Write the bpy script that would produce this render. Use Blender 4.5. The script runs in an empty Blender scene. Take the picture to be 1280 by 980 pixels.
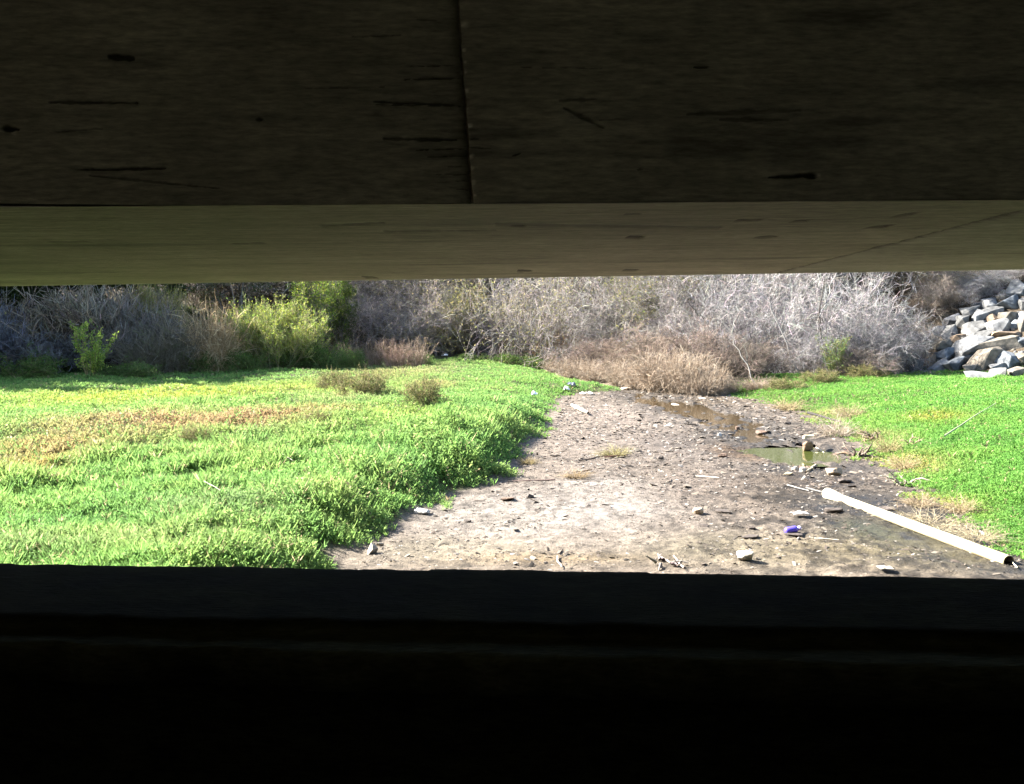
import bpy, bmesh, math
import numpy as np
from mathutils import Vector, Matrix

rng = np.random.default_rng(7)
SC = bpy.context.scene
COL = SC.collection

# ------------------------------------------------------------------ camera, sky, sun, exposure
F = 1050.0 / 1280.0
CAM = np.array([0.0, 0.0, 2.2])
TH, RO = math.radians(4.25), math.radians(0.64)
fw = np.array([0, math.cos(TH), -math.sin(TH)])
up0 = np.array([0, math.sin(TH), math.cos(TH)])
rt0 = np.array([1.0, 0, 0])
rt = rt0 * math.cos(RO) - up0 * math.sin(RO)
up = up0 * math.cos(RO) + rt0 * math.sin(RO)
cd = bpy.data.cameras.new('camera')
cam = bpy.data.objects.new('camera', cd)
COL.objects.link(cam)
cd.sensor_width = 36.0
cd.lens = 36.0 * F
cd.clip_start, cd.clip_end = 0.05, 1000
M = Matrix(((rt[0], up[0], -fw[0], CAM[0]), (rt[1], up[1], -fw[1], CAM[1]), (rt[2], up[2], -fw[2], CAM[2]), (0, 0, 0, 1)))
cam.matrix_world = M
SC.camera = cam

SUN_AHEAD, SUN_EL = math.radians(20), math.radians(36)
sv = Vector((-math.cos(SUN_AHEAD) * math.cos(SUN_EL), math.sin(SUN_AHEAD) * math.cos(SUN_EL), math.sin(SUN_EL)))
sd = bpy.data.lights.new('sun', 'SUN')
sd.energy, sd.angle, sd.color = 5.0, math.radians(0.5), (1.0, 0.95, 0.86)
so = bpy.data.objects.new('sun', sd)
COL.objects.link(so)
so.rotation_euler = (-sv).to_track_quat('-Z', 'Y').to_euler()
so.location = (-20, 10, 25)
W = bpy.data.worlds.new('World')
SC.world = W
W.use_nodes = True
nt = W.node_tree
sky = nt.nodes.new('ShaderNodeTexSky')
sky.sky_type = 'NISHITA'
sky.sun_disc = False
sky.sun_elevation = SUN_EL
sky.sun_rotation = math.atan2(sv.x, sv.y)
bg = nt.nodes['Background']
bg.inputs['Strength'].default_value = 0.07
nt.links.new(sky.outputs[0], bg.inputs['Color'])
SC.view_settings.view_transform = 'Standard'
SC.view_settings.look = 'None'
SC.view_settings.gamma = 1.0
SC.view_settings.use_curve_mapping = False
SC.view_settings.exposure = 3.1
SC.cycles.max_bounces = 8
SC.cycles.diffuse_bounces = 5
SC.cycles.use_denoising = True

# ------------------------------------------------------------------ helpers
def ray(px, py):
    return fw + rt * (px - 640) / 1050.0 + up * (490 - py) / 1050.0

def at(px, py, z):
    d = ray(px, py)
    return CAM + d * (z - CAM[2]) / d[2]

def _hash(ix, iy, seed):
    h = (ix.astype(np.int64) * 374761393 + iy.astype(np.int64) * 668265263 + seed * 1442695041) & 0x7fffffff
    h = ((h ^ (h >> 13)) * 1274126177) & 0x7fffffff
    h = h ^ (h >> 16)
    return (h & 0xffff) / 65535.0

def vnoise(x, y, seed=0):
    x = np.asarray(x, float); y = np.asarray(y, float)
    ix = np.floor(x); iy = np.floor(y)
    fx = x - ix; fy = y - iy
    fx = fx * fx * (3 - 2 * fx); fy = fy * fy * (3 - 2 * fy)
    a = _hash(ix, iy, seed); b = _hash(ix + 1, iy, seed); c = _hash(ix, iy + 1, seed); d = _hash(ix + 1, iy + 1, seed)
    return (a * (1 - fx) + b * fx) * (1 - fy) + (c * (1 - fx) + d * fx) * fy

def fbm(x, y, octv=4, seed=0):
    s = 0; a = 0.5; n = 0
    for i in range(octv):
        s = s + a * vnoise(np.asarray(x) * 2.03 ** i + 13.7 * i, np.asarray(y) * 2.03 ** i - 7.1 * i, seed + i); n += a; a *= 0.5
    return s / n * 2 - 1          # -1..1

def smooth(t):
    t = np.clip(t, 0, 1)
    return t * t * (3 - 2 * t)

def norm(v):
    return v / np.maximum(np.linalg.norm(v, axis=-1, keepdims=True), 1e-9)

def mesh(name, V, Fq, C=None, smooth_=False):
    """V (n,3); Fq (m,k) index array or list of such; C (n,3|4) colours"""
    me = bpy.data.meshes.new(name)
    if isinstance(Fq, np.ndarray): Fq = [Fq]
    Fq = [f for f in Fq if len(f)]
    V = np.ascontiguousarray(V, np.float32)
    me.vertices.add(len(V)); me.vertices.foreach_set('co', V.ravel())
    loops = np.concatenate([f.ravel() for f in Fq]).astype(np.int32)
    tot = np.concatenate([np.full(len(f), f.shape[1]) for f in Fq])
    st = np.concatenate([[0], np.cumsum(tot)[:-1]]).astype(np.int32)
    me.loops.add(len(loops)); me.loops.foreach_set('vertex_index', loops)
    me.polygons.add(len(tot)); me.polygons.foreach_set('loop_start', st)
    if smooth_: me.polygons.foreach_set('use_smooth', np.ones(len(tot), bool))
    me.update(calc_edges=True)
    if C is not None:
        C = np.asarray(C, np.float32)
        if C.shape[1] == 3: C = np.concatenate([C, np.ones((len(C), 1), np.float32)], 1)
        a = me.attributes.new('Col', 'FLOAT_COLOR', 'POINT')
        a.data.foreach_set('color', np.ascontiguousarray(C).ravel())
    return me

def tag(o, label=None, cat=None, group=None, kind=None):
    if label: o['label'] = label
    if cat: o['category'] = cat
    if group: o['group'] = group
    if kind: o['kind'] = kind
    return o

def obj(name, me, m=None, parent=None, loc=None):
    o = bpy.data.objects.new(name, me)
    COL.objects.link(o)
    if m is not None and me is not None:
        me.materials.clear(); me.materials.append(m)
    if parent is not None: o.parent = parent
    if loc is not None: o.location = loc
    return o

def thing(name, label, cat, loc=(0, 0, 0), group=None):
    o = bpy.data.objects.new(name, None)
    COL.objects.link(o); o.location = loc
    o.empty_display_size = 0.2
    return tag(o, label, cat, group)

def grid_faces(nr, nc):
    i = np.arange(nr - 1)[:, None] * nc + np.arange(nc - 1)[None, :]
    i = i.ravel()
    return np.stack([i, i + 1, i + nc + 1, i + nc], 1)

# ------------------------------------------------------------------ materials
def mat(name):
    m = bpy.data.materials.new(name); m.use_nodes = True
    n = m.node_tree
    return m, n, n.nodes['Principled BSDF'], n.nodes['Material Output']

def col_node(n, tint=True):
    a = n.nodes.new('ShaderNodeAttribute'); a.attribute_name = 'Col'
    if not tint: return a, a.outputs['Color']
    oi = n.nodes.new('ShaderNodeObjectInfo')
    mx = n.nodes.new('ShaderNodeMix'); mx.data_type = 'RGBA'; mx.blend_type = 'MULTIPLY'
    mx.inputs[0].default_value = 1.0
    n.links.new(a.outputs['Color'], mx.inputs[6]); n.links.new(oi.outputs['Color'], mx.inputs[7])
    return a, mx.outputs[2]

def leaf_mat(name, trans=0.54, rough=0.7, spec=0.12):
    m, n, p, out = mat(name)
    a, c = col_node(n)
    n.links.new(c, p.inputs['Base Color'])
    p.inputs['Roughness'].default_value = rough
    p.inputs['Specular IOR Level'].default_value = spec
    t = n.nodes.new('ShaderNodeBsdfTranslucent'); n.links.new(c, t.inputs['Color'])
    mx = n.nodes.new('ShaderNodeMixShader'); mx.inputs[0].default_value = trans
    n.links.new(p.outputs[0], mx.inputs[1]); n.links.new(t.outputs[0], mx.inputs[2])
    n.links.new(mx.outputs[0], out.inputs['Surface'])
    return m

def plain_mat(name, rough=0.8, spec=0.3, noise=None, bump=0.0, bscale=20.0, sx=1.0, amp=0.35):
    m, n, p, out = mat(name)
    a, c = col_node(n)
    tc = n.nodes.new('ShaderNodeTexCoord')
    mp = n.nodes.new('ShaderNodeMapping'); mp.inputs['Scale'].default_value = (sx, 1, 1)
    n.links.new(tc.outputs['Object'], mp.inputs[0])
    nz = n.nodes.new('ShaderNodeTexNoise'); nz.inputs['Scale'].default_value = bscale; nz.inputs['Detail'].default_value = 7
    n.links.new(mp.outputs[0], nz.inputs['Vector'])
    if noise:
        mr = n.nodes.new('ShaderNodeMapRange'); mr.inputs[1].default_value = 0.25; mr.inputs[2].default_value = 0.75
        mr.inputs[3].default_value = 1 - amp; mr.inputs[4].default_value = 1 + amp
        n.links.new(nz.outputs[0], mr.inputs[0])
        mx = n.nodes.new('ShaderNodeMix'); mx.data_type = 'RGBA'; mx.blend_type = 'MULTIPLY'; mx.inputs[0].default_value = 1
        n.links.new(c, mx.inputs[6]); n.links.new(mr.outputs[0], mx.inputs[7]); c = mx.outputs[2]
    n.links.new(c, p.inputs['Base Color'])
    p.inputs['Roughness'].default_value = rough; p.inputs['Specular IOR Level'].default_value = spec
    if bump:
        b = n.nodes.new('ShaderNodeBump'); b.inputs['Strength'].default_value = bump; b.inputs['Distance'].default_value = 0.02
        n.links.new(nz.outputs[0], b.inputs['Height']); n.links.new(b.outputs[0], p.inputs['Normal'])
    return m

M_LEAF = leaf_mat('leaf')
M_DRYLEAF = leaf_mat('dry_blade', 0.25, 0.7, 0.2)
M_TWIG = plain_mat('twig_bark', 0.85, 0.2)
M_ROCK = plain_mat('riprap_stone', 0.85, 0.3, noise=True, bump=0.9, bscale=5.0, amp=.6)
M_STONE = plain_mat('creek_stone', 0.8, 0.3, noise=True, bump=0.5, bscale=25.0)
M_WOOD = plain_mat('dead_wood', 0.85, 0.2, noise=True, bump=0.5, bscale=30.0, sx=0.2)
M_CHIP = plain_mat('debris_bits', 0.85, 0.2)
M_PLASTIC = plain_mat('plastic', 0.3, 0.5)
M_TRASH = plain_mat('thin_plastic', 0.45, 0.4)

def mud_material():
    m, n, p, out = mat('creek_bed_mud')
    a, c = col_node(n, False)
    tc = n.nodes.new('ShaderNodeTexCoord')
    def nz(scale, det=8, rough=0.6):
        t = n.nodes.new('ShaderNodeTexNoise'); t.inputs['Scale'].default_value = scale
        t.inputs['Detail'].default_value = det; t.inputs['Roughness'].default_value = rough
        n.links.new(tc.outputs['Object'], t.inputs['Vector']); return t
    n1, n2 = nz(9), nz(55, 6, 0.7)
    r1 = n.nodes.new('ShaderNodeMapRange'); r1.inputs[1].default_value = .3; r1.inputs[2].default_value = .7; r1.inputs[3].default_value = .62; r1.inputs[4].default_value = 1.38
    r2 = n.nodes.new('ShaderNodeMapRange'); r2.inputs[1].default_value = .3; r2.inputs[2].default_value = .7; r2.inputs[3].default_value = .45; r2.inputs[4].default_value = 1.5
    n.links.new(n1.outputs[0], r1.inputs[0]); n.links.new(n2.outputs[0], r2.inputs[0])
    mu = n.nodes.new('ShaderNodeMath'); mu.operation = 'MULTIPLY'
    n.links.new(r1.outputs[0], mu.inputs[0]); n.links.new(r2.outputs[0], mu.inputs[1])
    mx = n.nodes.new('ShaderNodeMix'); mx.data_type = 'RGBA'; mx.blend_type = 'MULTIPLY'; mx.inputs[0].default_value = 1
    n.links.new(c, mx.inputs[6]); n.links.new(mu.outputs[0], mx.inputs[7])
    n.links.new(mx.outputs[2], p.inputs['Base Color'])
    rr = n.nodes.new('ShaderNodeMapRange'); rr.inputs[3].default_value = 0.95; rr.inputs[4].default_value = 0.5
    n.links.new(a.outputs['Alpha'], rr.inputs[0]); n.links.new(rr.outputs[0], p.inputs['Roughness'])
    p.inputs['Specular IOR Level'].default_value = 0.2
    b = n.nodes.new('ShaderNodeBump'); b.inputs['Strength'].default_value = 0.7; b.inputs['Distance'].default_value = 0.03
    n.links.new(mu.outputs[0], b.inputs['Height']); n.links.new(b.outputs[0], p.inputs['Normal'])
    return m
M_MUD = mud_material()

def concrete_material(name, stretch=(0.4, 5, 5), dark=0.22, rough=0.8, spec=0.25, bump=0.35):
    m, n, p, out = mat(name)
    a, c = col_node(n, False)
    tc = n.nodes.new('ShaderNodeTexCoord')
    def nz(scale, st, det=8):
        mp = n.nodes.new('ShaderNodeMapping'); mp.inputs['Scale'].default_value = st
        n.links.new(tc.outputs['Object'], mp.inputs[0])
        t = n.nodes.new('ShaderNodeTexNoise'); t.inputs['Scale'].default_value = scale; t.inputs['Detail'].default_value = det; t.inputs['Roughness'].default_value = .62
        n.links.new(mp.outputs[0], t.inputs['Vector']); return t
    g = nz(5.0, stretch); cloud = nz(1.3, (1, 1, 1)); fine = nz(30.0, (0.6, 3, 3), 8)
    def mr(t, lo, hi, a0=.3, a1=.7):
        r = n.nodes.new('ShaderNodeMapRange'); r.inputs[1].default_value = a0; r.inputs[2].default_value = a1; r.inputs[3].default_value = lo; r.inputs[4].default_value = hi
        n.links.new(t.outputs[0], r.inputs[0]); return r
    def mul(x, y):
        k = n.nodes.new('ShaderNodeMath'); k.operation = 'MULTIPLY'
        n.links.new(x.outputs[0], k.inputs[0]); n.links.new(y.outputs[0], k.inputs[1]); return k
    v = mul(mul(mr(g, 1 - dark, 1 + dark), mr(cloud, .75, 1.25)), mr(fine, .62, 1.38))
    mx = n.nodes.new('ShaderNodeMix'); mx.data_type = 'RGBA'; mx.blend_type = 'MULTIPLY'; mx.inputs[0].default_value = 1
    n.links.new(c, mx.inputs[6]); n.links.new(v.outputs[0], mx.inputs[7]); n.links.new(mx.outputs[2], p.inputs['Base Color'])
    p.inputs['Roughness'].default_value = rough; p.inputs['Specular IOR Level'].default_value = spec
    b = n.nodes.new('ShaderNodeBump'); b.inputs['Strength'].default_value = bump; b.inputs['Distance'].default_value = 0.01
    n.links.new(v.outputs[0], b.inputs['Height']); n.links.new(b.outputs[0], p.inputs['Normal'])
    return m
M_CONC = concrete_material('board_marked_concrete')
M_LEDGE = concrete_material('damp_dirty_concrete', (1.5, 3, 3), 0.4, 0.9, 0.01, 0.5)

def water_material(name, colr, rough=0.06):
    m, n, p, out = mat(name)
    p.inputs['Base Color'].default_value = (*colr, 1)
    p.inputs['Roughness'].default_value = rough
    p.inputs['IOR'].default_value = 1.33
    tc = n.nodes.new('ShaderNodeTexCoord')
    t = n.nodes.new('ShaderNodeTexNoise'); t.inputs['Scale'].default_value = 3.0; t.inputs['Detail'].default_value = 3
    n.links.new(tc.outputs['Object'], t.inputs['Vector'])
    b = n.nodes.new('ShaderNodeBump'); b.inputs['Strength'].default_value = .06; b.inputs['Distance'].default_value = 0.02
    n.links.new(t.outputs[0], b.inputs['Height']); n.links.new(b.outputs[0], p.inputs['Normal'])
    return m
M_WATER = water_material('shallow_brown_water', (0.04, 0.028, 0.014))
M_WATER_GREEN = water_material('shallow_green_water', (0.035, 0.043, 0.01))

# ------------------------------------------------------------------ terrain functions
def xl(y):
    return np.interp(y, [0, 7.9, 9, 10.5, 12.3, 15.6, 20, 26, 28.2, 29.4, 31, 33, 38, 45, 60],
                     [-2.6, -1.5, -1.25, -.9, 0, .4, .97, 1.6, 2.0, 4.0, 4.0, 3.2, 2.4, 2, 1.5])
def xr(y):
    return np.interp(y, [0, 8, 9.3, 11.6, 13.7, 17.4, 22.4, 26, 28, 29, 31, 34, 40, 60],
                     [4.4, 4.9, 5.1, 5.5, 5.9, 6.8, 7.4, 7.1, 6.9, 6.0, 5.2, 4.4, 3.2, 2])

POOLS = []   # x, y, rx, ry, depth
for px, py, rx, ry, dp in [(806, 496, 22, 7, .12), (838, 505, 26, 8, .12), (872, 514, 30, 9, .13), (905, 525, 28, 9, .13), (922, 534, 22, 7, .11),
                           (960, 563, 26, 9, .12), (1000, 566, 34, 10, .14), (1030, 567, 16, 7, .11),
                           (1110, 662, 34, 10, .03), (1155, 676, 40, 12, .03), (1205, 698, 36, 10, .03), (1250, 714, 40, 8, .03), (940, 546, 26, 8, .085), (1045, 585, 30, 5, .05)]:
    p = at(px, py, 0); d = p[1]
    POOLS.append((p[0], p[1], rx * d / 1050, ry * d * d / 2310, dp))

def ground(x, y):
    x = np.asarray(x, float); y = np.asarray(y, float)
    wig = .22 * fbm(x * .9, y * .9, 3, 5) + .1 * fbm(x * 3, y * 3, 2, 6)
    dl = xl(y) - x + wig
    dr = x - xr(y) + wig
    bank = np.interp(y, [0, 8, 11, 14, 18, 25, 30, 45], [.2, .26, .38, .56, .47, .23, .1, .1])
    zl = smooth(dl / 1.3) * bank + smooth(dl / 5) * (.04 + np.interp(x, [-16, -3], [.018, .014]) * np.maximum(0, y - 10)) + smooth(dl / 1.5) * (.11 * fbm(x * .45, y * .45, 3, 11) + .09 * fbm(x * 1.7, y * 1.7, 3, 12))
    zr = smooth(dr / 1.2) * .12 + smooth(dr / 4) * np.interp(y, [8, 14, 22, 30], [.42, .46, .38, .28]) + smooth(dr / 2) * .08 * fbm(x * .4, y * .4, 3, 21)
    z = .02 + .025 * fbm(x * .8, y * .8, 3, 31) + np.where(dl > 0, zl, 0) + np.where(dr > 0, zr, 0)
    mudw = 1 - smooth(np.maximum(dl, dr) / .5)
    rgt = smooth((x - (xl(y) + .4 * (xr(y) - xl(y)))) / 1.5)
    z = z + mudw * rgt * (.05 * np.maximum(0, fbm(x * 7, y * 5, 3, 44) - .12) + .012 * fbm(x * 14, y * 12, 2, 45))
    z = z + mudw * (.016 * fbm(x * 6, y * 6, 3, 41) + .022 * np.maximum(0, fbm(x * 11, y * 11, 3, 47) - .25))
    for a, b, rx, ry, dp in POOLS:
        z = z - dp * np.exp(-(((x - a) / rx) ** 2 + ((y - b) / ry) ** 2) * (1 + .9 * fbm(x * 2.5, y * 1.2, 3, 46))) * mudw * (1 + 1.5 * fbm(x * 3.2, y * 2.2, 3, 48))
    yb = np.interp(x, [-60, -16, -9, 0, 4, 7, 12, 16, 60], [37, 38, 46, 52, 50, 37, 35, 36, 40])
    z = z + np.clip((y - yb) * .3, 0, 9) + .25 * smooth((y - yb) / 4) * fbm(x * .5, y * .5, 3, 51)
    s = (x - 15.4) * .8 + (y - 33) * .6
    z = z + np.clip(s, 0, 9) * .72 * smooth((x - 11) / 4)
    # the path behind the ledge
    z = np.where(y < 2.9, .6, z)
    return z

def g1(x, y): return float(ground(np.array([x]), np.array([y]))[0])

def G(px, py):
    d = ray(px, py); t = np.geomspace(4.0, 150.0, 700)
    for _ in range(3):
        P = CAM[None] + d[None] * t[:, None]
        under = np.nonzero(ground(P[:, 0], P[:, 1]) >= P[:, 2])[0]
        k = under[0] if len(under) else len(t) - 1
        t = np.linspace(t[max(k - 1, 0)], t[k], 40)
    p = CAM + d * t[-1]
    return np.array([p[0], p[1], g1(p[0], p[1])])

def zones(x, y, lst, base, z=0.0, nseed=60):
    """blend colour patches (picked off the ground at their own places) into base"""
    C = base
    for i, (px, py, rx, ry, c, s) in enumerate(lst):
        p = at(px, py, z); d = p[1]
        ax = rx * d / 1050; ay = ry * d * d / (1050 * (2.2 - z))
        r = ((x - p[0]) / ax) ** 2 + ((y - p[1]) / ay) ** 2
        w = np.clip(np.exp(-r) * 1.25 + .35 * fbm(x * 1.3, y * 1.3, 3, nseed + i) * np.exp(-r * .5), 0, 1) * s
        C = C * (1 - w[:, None]) + np.array(c) * w[:, None]
    return C

# ------------------------------------------------------------------ ground sheet
def axis(knots):
    out = []
    for a, b, st in knots: out.append(np.arange(a, b, st))
    return np.concatenate(out)
xs = axis([(-140, -40, 5), (-40, -14, .6), (-14, -3, .12), (-3, 8.5, .028), (8.5, 16, .1), (16, 30, .3), (30, 140.1, 5)])
ys = [-12.0]
while ys[-1] < 3: ys.append(ys[-1] + .5)
while ys[-1] < 6.5: ys.append(ys[-1] + .1)
while ys[-1] < 62: ys.append(ys[-1] + .028 * (ys[-1] / 8) ** 1.35)
while ys[-1] < 160: ys.append(ys[-1] + 4)
ys = np.array(ys)
X, Y = np.meshgrid(xs, ys)
xf, yf = X.ravel(), Y.ravel()
zf = ground(xf, yf)
dlf = xl(yf) - xf; drf = xf - xr(yf)
mudzones = [
    (760, 520, 70, 20, (.28, .225, .185), .8), (740, 560, 90, 22, (.24, .195, .16), .7), (850, 560, 60, 26, (.15, .125, .108), .8),
    (700, 640, 150, 30, (.31, .275, .245), .8), (620, 650, 80, 18, (.31, .27, .23), .7), (760, 610, 70, 16, (.3, .265, .235), .6),
    (560, 690, 120, 16, (.27, .23, .17), .8), (700, 702, 130, 9, (.24, .18, .11), .85), (930, 690, 130, 22, (.22, .19, .13), .7),
    (900, 610, 90, 22, (.17, .135, .11), .7), (1000, 620, 80, 24, (.095, .075, .058), .8), (1100, 640, 110, 34, (.075, .06, .043), .85),
    (1060, 690, 110, 18, (.21, .17, .11), .8), (1170, 690, 90, 22, (.21, .175, .085), .85), (1120, 665, 60, 12, (.17, .16, .07), .7), (930, 565, 34, 10, (.22, .13, .06), .8), (905, 545, 40, 10, (.09, .075, .06), .8),
    (1020, 600, 50, 9, (.18, .115, .06), .6), (950, 545, 60, 8, (.08, .07, .06), .8), (985, 535, 60, 10, (.15, .125, .1), .7), (1080, 660, 30, 9, (.10, .115, .06), .6),
    (860, 500, 70, 8, (.2, .14, .08), .7), (1000, 590, 50, 8, (.07, .062, .055), .7), (730, 480, 50, 8, (.27, .2, .14), .8),
]
Cg = np.tile(np.array([.21, .17, .135]), (len(xf), 1))
Cg = zones(xf, yf, mudzones, Cg)
sp = fbm(xf * 2.2, yf * 2.2, 4, 80)
Cg = Cg * (.59 + .16 * sp)[:, None]
right = np.clip(smooth((xf - (xl(yf) + .45 * (xr(yf) - xl(yf)))) / 1.5), 0, 1)
bl = smooth((fbm(xf * 4.5, yf * 3.0, 4, 81) - .08) / .25)
bl2 = smooth((fbm(xf * 9, yf * 7, 3, 82) - .15) / .2)
bl3 = smooth((fbm(xf * 17, yf * 13, 3, 84) - .1) / .25)
Cg = Cg * (1 - (.22 + .36 * right) * bl)[:, None] * (1 - (.28 + .28 * right) * bl2)[:, None] * (1 - .35 * bl3)[:, None] * 1.12
wet = np.zeros(len(xf))
for a, b, rx, ry, dp in POOLS:
    wet = np.maximum(wet, np.exp(-(((xf - a) / (rx * 2.2)) ** 2 + ((yf - b) / (ry * 1.9)) ** 2) * (1 + .6 * fbm(xf * 3, yf * 1.5, 3, 83))))
for px, py, rx, ry, k in [(945, 546, 34, 9, .8), (985, 585, 50, 8, .9), (1040, 602, 50, 9, .9), (1075, 628, 46, 11, 1), (1030, 636, 40, 8, .7), (1120, 645, 46, 12, 1), (1190, 676, 50, 14, 1), (1245, 700, 40, 10, 1), (1060, 665, 40, 9, .7), (1130, 700, 60, 9, .7)]:
    p = at(px, py, 0); wet = np.maximum(wet, k * np.exp(-(((xf - p[0]) / (rx * p[1] / 1050)) ** 2 + ((yf - p[1]) / (ry * p[1] ** 2 / 2310)) ** 2) * (1 + .8 * fbm(xf * 3, yf * 2, 3, 87))))
wet = np.clip(wet * 1.2 + .3 * np.exp(-((xf - 4.6) / 1.0) ** 2 - ((yf - 10.5) / 2.2) ** 2), 0, 1)
Cg = Cg * (1 - .62 * wet)[:, None]
soil = np.array([.055, .06, .022]) * (1 + .4 * fbm(xf * .7, yf * .7, 3, 85))[:, None]
bankw = smooth((np.maximum(dlf, drf) + .2 * fbm(xf * 2, yf * 2, 3, 86) - .1) / .3)
litter = np.array([.06, .045, .03]) * (1 + .5 * fbm(xf * 1.1, yf * 1.1, 4, 88))[:, None]  # leaf litter, darkened so gaps between the shrubs look shaded
backw = np.where(xf < xl(yf), smooth((yf - 46) / 3), smooth((yf - 28.5 + .05 * xf) / 2))
bankc = soil * (1 - backw[:, None]) + litter * backw[:, None]
Cg = Cg * (1 - bankw[:, None]) + bankc * bankw[:, None]
Cg = np.concatenate([np.clip(Cg, .01, 1), (wet * (1 - bankw))[:, None]], 1)
gr = obj('ground', mesh('ground', np.stack([xf, yf, zf], 1), grid_faces(len(ys), len(xs)), Cg, True), M_MUD)
tag(gr, 'pale cracked creek bed mud with green banks rising on both sides', 'ground', kind='structure')

# water: flat sheets lying in the hollows
def water(idx, m, label, lev=-.032):
    P = [POOLS[i] for i in idx]
    x0 = min(p[0] - p[2] * 1.5 for p in P); x1 = max(p[0] + p[2] * 1.5 for p in P)
    y0 = min(p[1] - p[3] * 1.4 for p in P); y1 = max(p[1] + p[3] * 1.4 for p in P)
    nx, ny = 40, 60
    gx, gy = np.meshgrid(np.linspace(x0, x1, nx), np.linspace(y0, y1, ny))
    gx, gy = gx.ravel(), gy.ravel()
    V = np.stack([gx, gy, np.full(len(gx), lev)], 1)
    f = grid_faces(ny, nx)
    zz = ground(gx, gy)
    keep = (zz[f].min(1) < lev + .015)
    o = obj('water', mesh('water', V, f[keep], None, True), m)
    tag(o, label, 'water', kind='structure')
water([0, 1, 2, 3, 4, 12], M_WATER, 'brown far puddle reflecting the dry reeds along its edge')
water(range(5, 8), M_WATER_GREEN, 'green puddle with a block of wood standing in it')

# ------------------------------------------------------------------ bridge
ZS = 2.55
CL, CR = at(0, 259, ZS), at(1280, 250, ZS)
EL_, ER_ = at(0, 357, ZS), at(1280, 336, ZS)
e1 = norm(CR - CL); n1 = np.array([e1[1], -e1[0], 0])            # n1 points back to the camera
C0 = CL + e1 * np.dot(-CL, e1)                                   # foot of the camera on the crease
e2 = norm(ER_ - EL_); E0 = EL_ + e2 * np.dot(-EL_, e2)

def on_face(px, py):
    d = ray(px, py); t = np.dot(CL - CAM, n1) / np.dot(d, n1)
    p = CAM + d * t
    return np.dot(p - C0, e1), p[2]

bridge = thing('concrete_bridge', 'dark weathered concrete bridge girder and soffit crossing overhead', 'bridge', (0, 2.3, ZS))
def bpart(name, V, f, C, m, sm=False, label=None):
    o = obj(name, mesh(name, V, f, C, sm), m, bridge)
    o.matrix_parent_inverse = Matrix.Translation((0, -2.3, -ZS))
    if label: o['label'] = label
    return o

def segdist(s, z, a, b):
    ab = (b[0] - a[0], b[1] - a[1]); L2 = ab[0] ** 2 + ab[1] ** 2 + 1e-12
    t = np.clip(((s - a[0]) * ab[0] + (z - a[1]) * ab[1]) / L2, 0, 1)
    return np.hypot(s - a[0] - t * ab[0], z - a[1] - t * ab[1]), t

gouges = [  # px x0,y0,x1,y1, half thickness px start, end, depth
    (960, 222, 1022, 219, .8, 4, .012), (1000, 219, 1022, 221, 3, 5, .015), (868, 84, 884, 84, 1.2, 1.2, .006), (60, 127, 170, 128, 2, 1, .006), (100, 212, 205, 210, 1, 2, .008),
    (110, 219, 280, 236, 2, .6, .004), (135, 70, 165, 72, 4, 3, .007), (2, 160, 20, 161, 4, 3, .012), (700, 126, 745, 124, 2.5, 2, .004), (705, 135, 755, 160, 3, 2, .004),
    (860, 143, 1000, 138, 3.5, 3, .003), (900, 150, 985, 150, 3, 2, .003), (460, 126, 575, 131, 1, 1.6, .006), (470, 130, 572, 132, .7, .7, .005), (505, 98, 574, 97, .8, 1.4, .006),
    (505, 82, 574, 81, .6, 1, .004), (480, 173, 570, 174, 2.5, 2.5, .005), (520, 187, 580, 185, .7, .7, .004), (530, 196, 583, 194, .5, .8, .003), (560, 208, 584, 207, .6, .9, .004),
    (545, 218, 585, 217, .5, .9, .004), (570, 226, 586, 225, .8, 1.2, .004), (570, 236, 587, 236, .6, 1, .004), (586, 184, 614, 186, 1.1, .5, .005), (586, 174, 598, 174, 1.2, .8, .004),
    (440, 45, 500, 43, 1.2, .6, .004), (520, 23, 545, 25, 1, .8, .004), (320, 149, 326, 149, 2, 2, .006), (750, 150, 790, 149, 1.5, 1.5, .002), (380, 110, 480, 108, .6, .6, .002),
    (796, 212, 804, 212, 1.5, 1, .004), (640, 195, 650, 192, 1, 1, .004), (985, 252, 990, 252, 1.6, 1.6, .004), (60, 165, 130, 160, .8, .6, .003), (640, 84, 760, 86, .4, .4, .003)]
flecks = [(577, 31, 3.5), (577, 62, 1.6), (578, 77, 1.6), (577, 90, 3), (580, 113, 2.4), (583, 157, 2.4), (585, 195, 2.6), (586, 210, 2.6), (588, 228, 2.6), (590, 243, 1.5), (1023, 219, 2), (16, 165, 2.5)]
jp = [on_face(px, py) for px, py in [(569, -60), (572, 12), (576, 80), (580, 130), (584, 190), (588, 254)]][::-1]
jz = np.array([p[1] for p in jp]); js = np.array([p[0] for p in jp])
PXM = 2.32 / 1050
def joint_s(z): return np.interp(z, jz, js) + .004 * fbm(z * 25, z * 0, 3, 9)
ZT = 4.25
gap = lambda s: .003 + .009 * smooth((on_face(260, 255)[0] - s) / .7)
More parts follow.
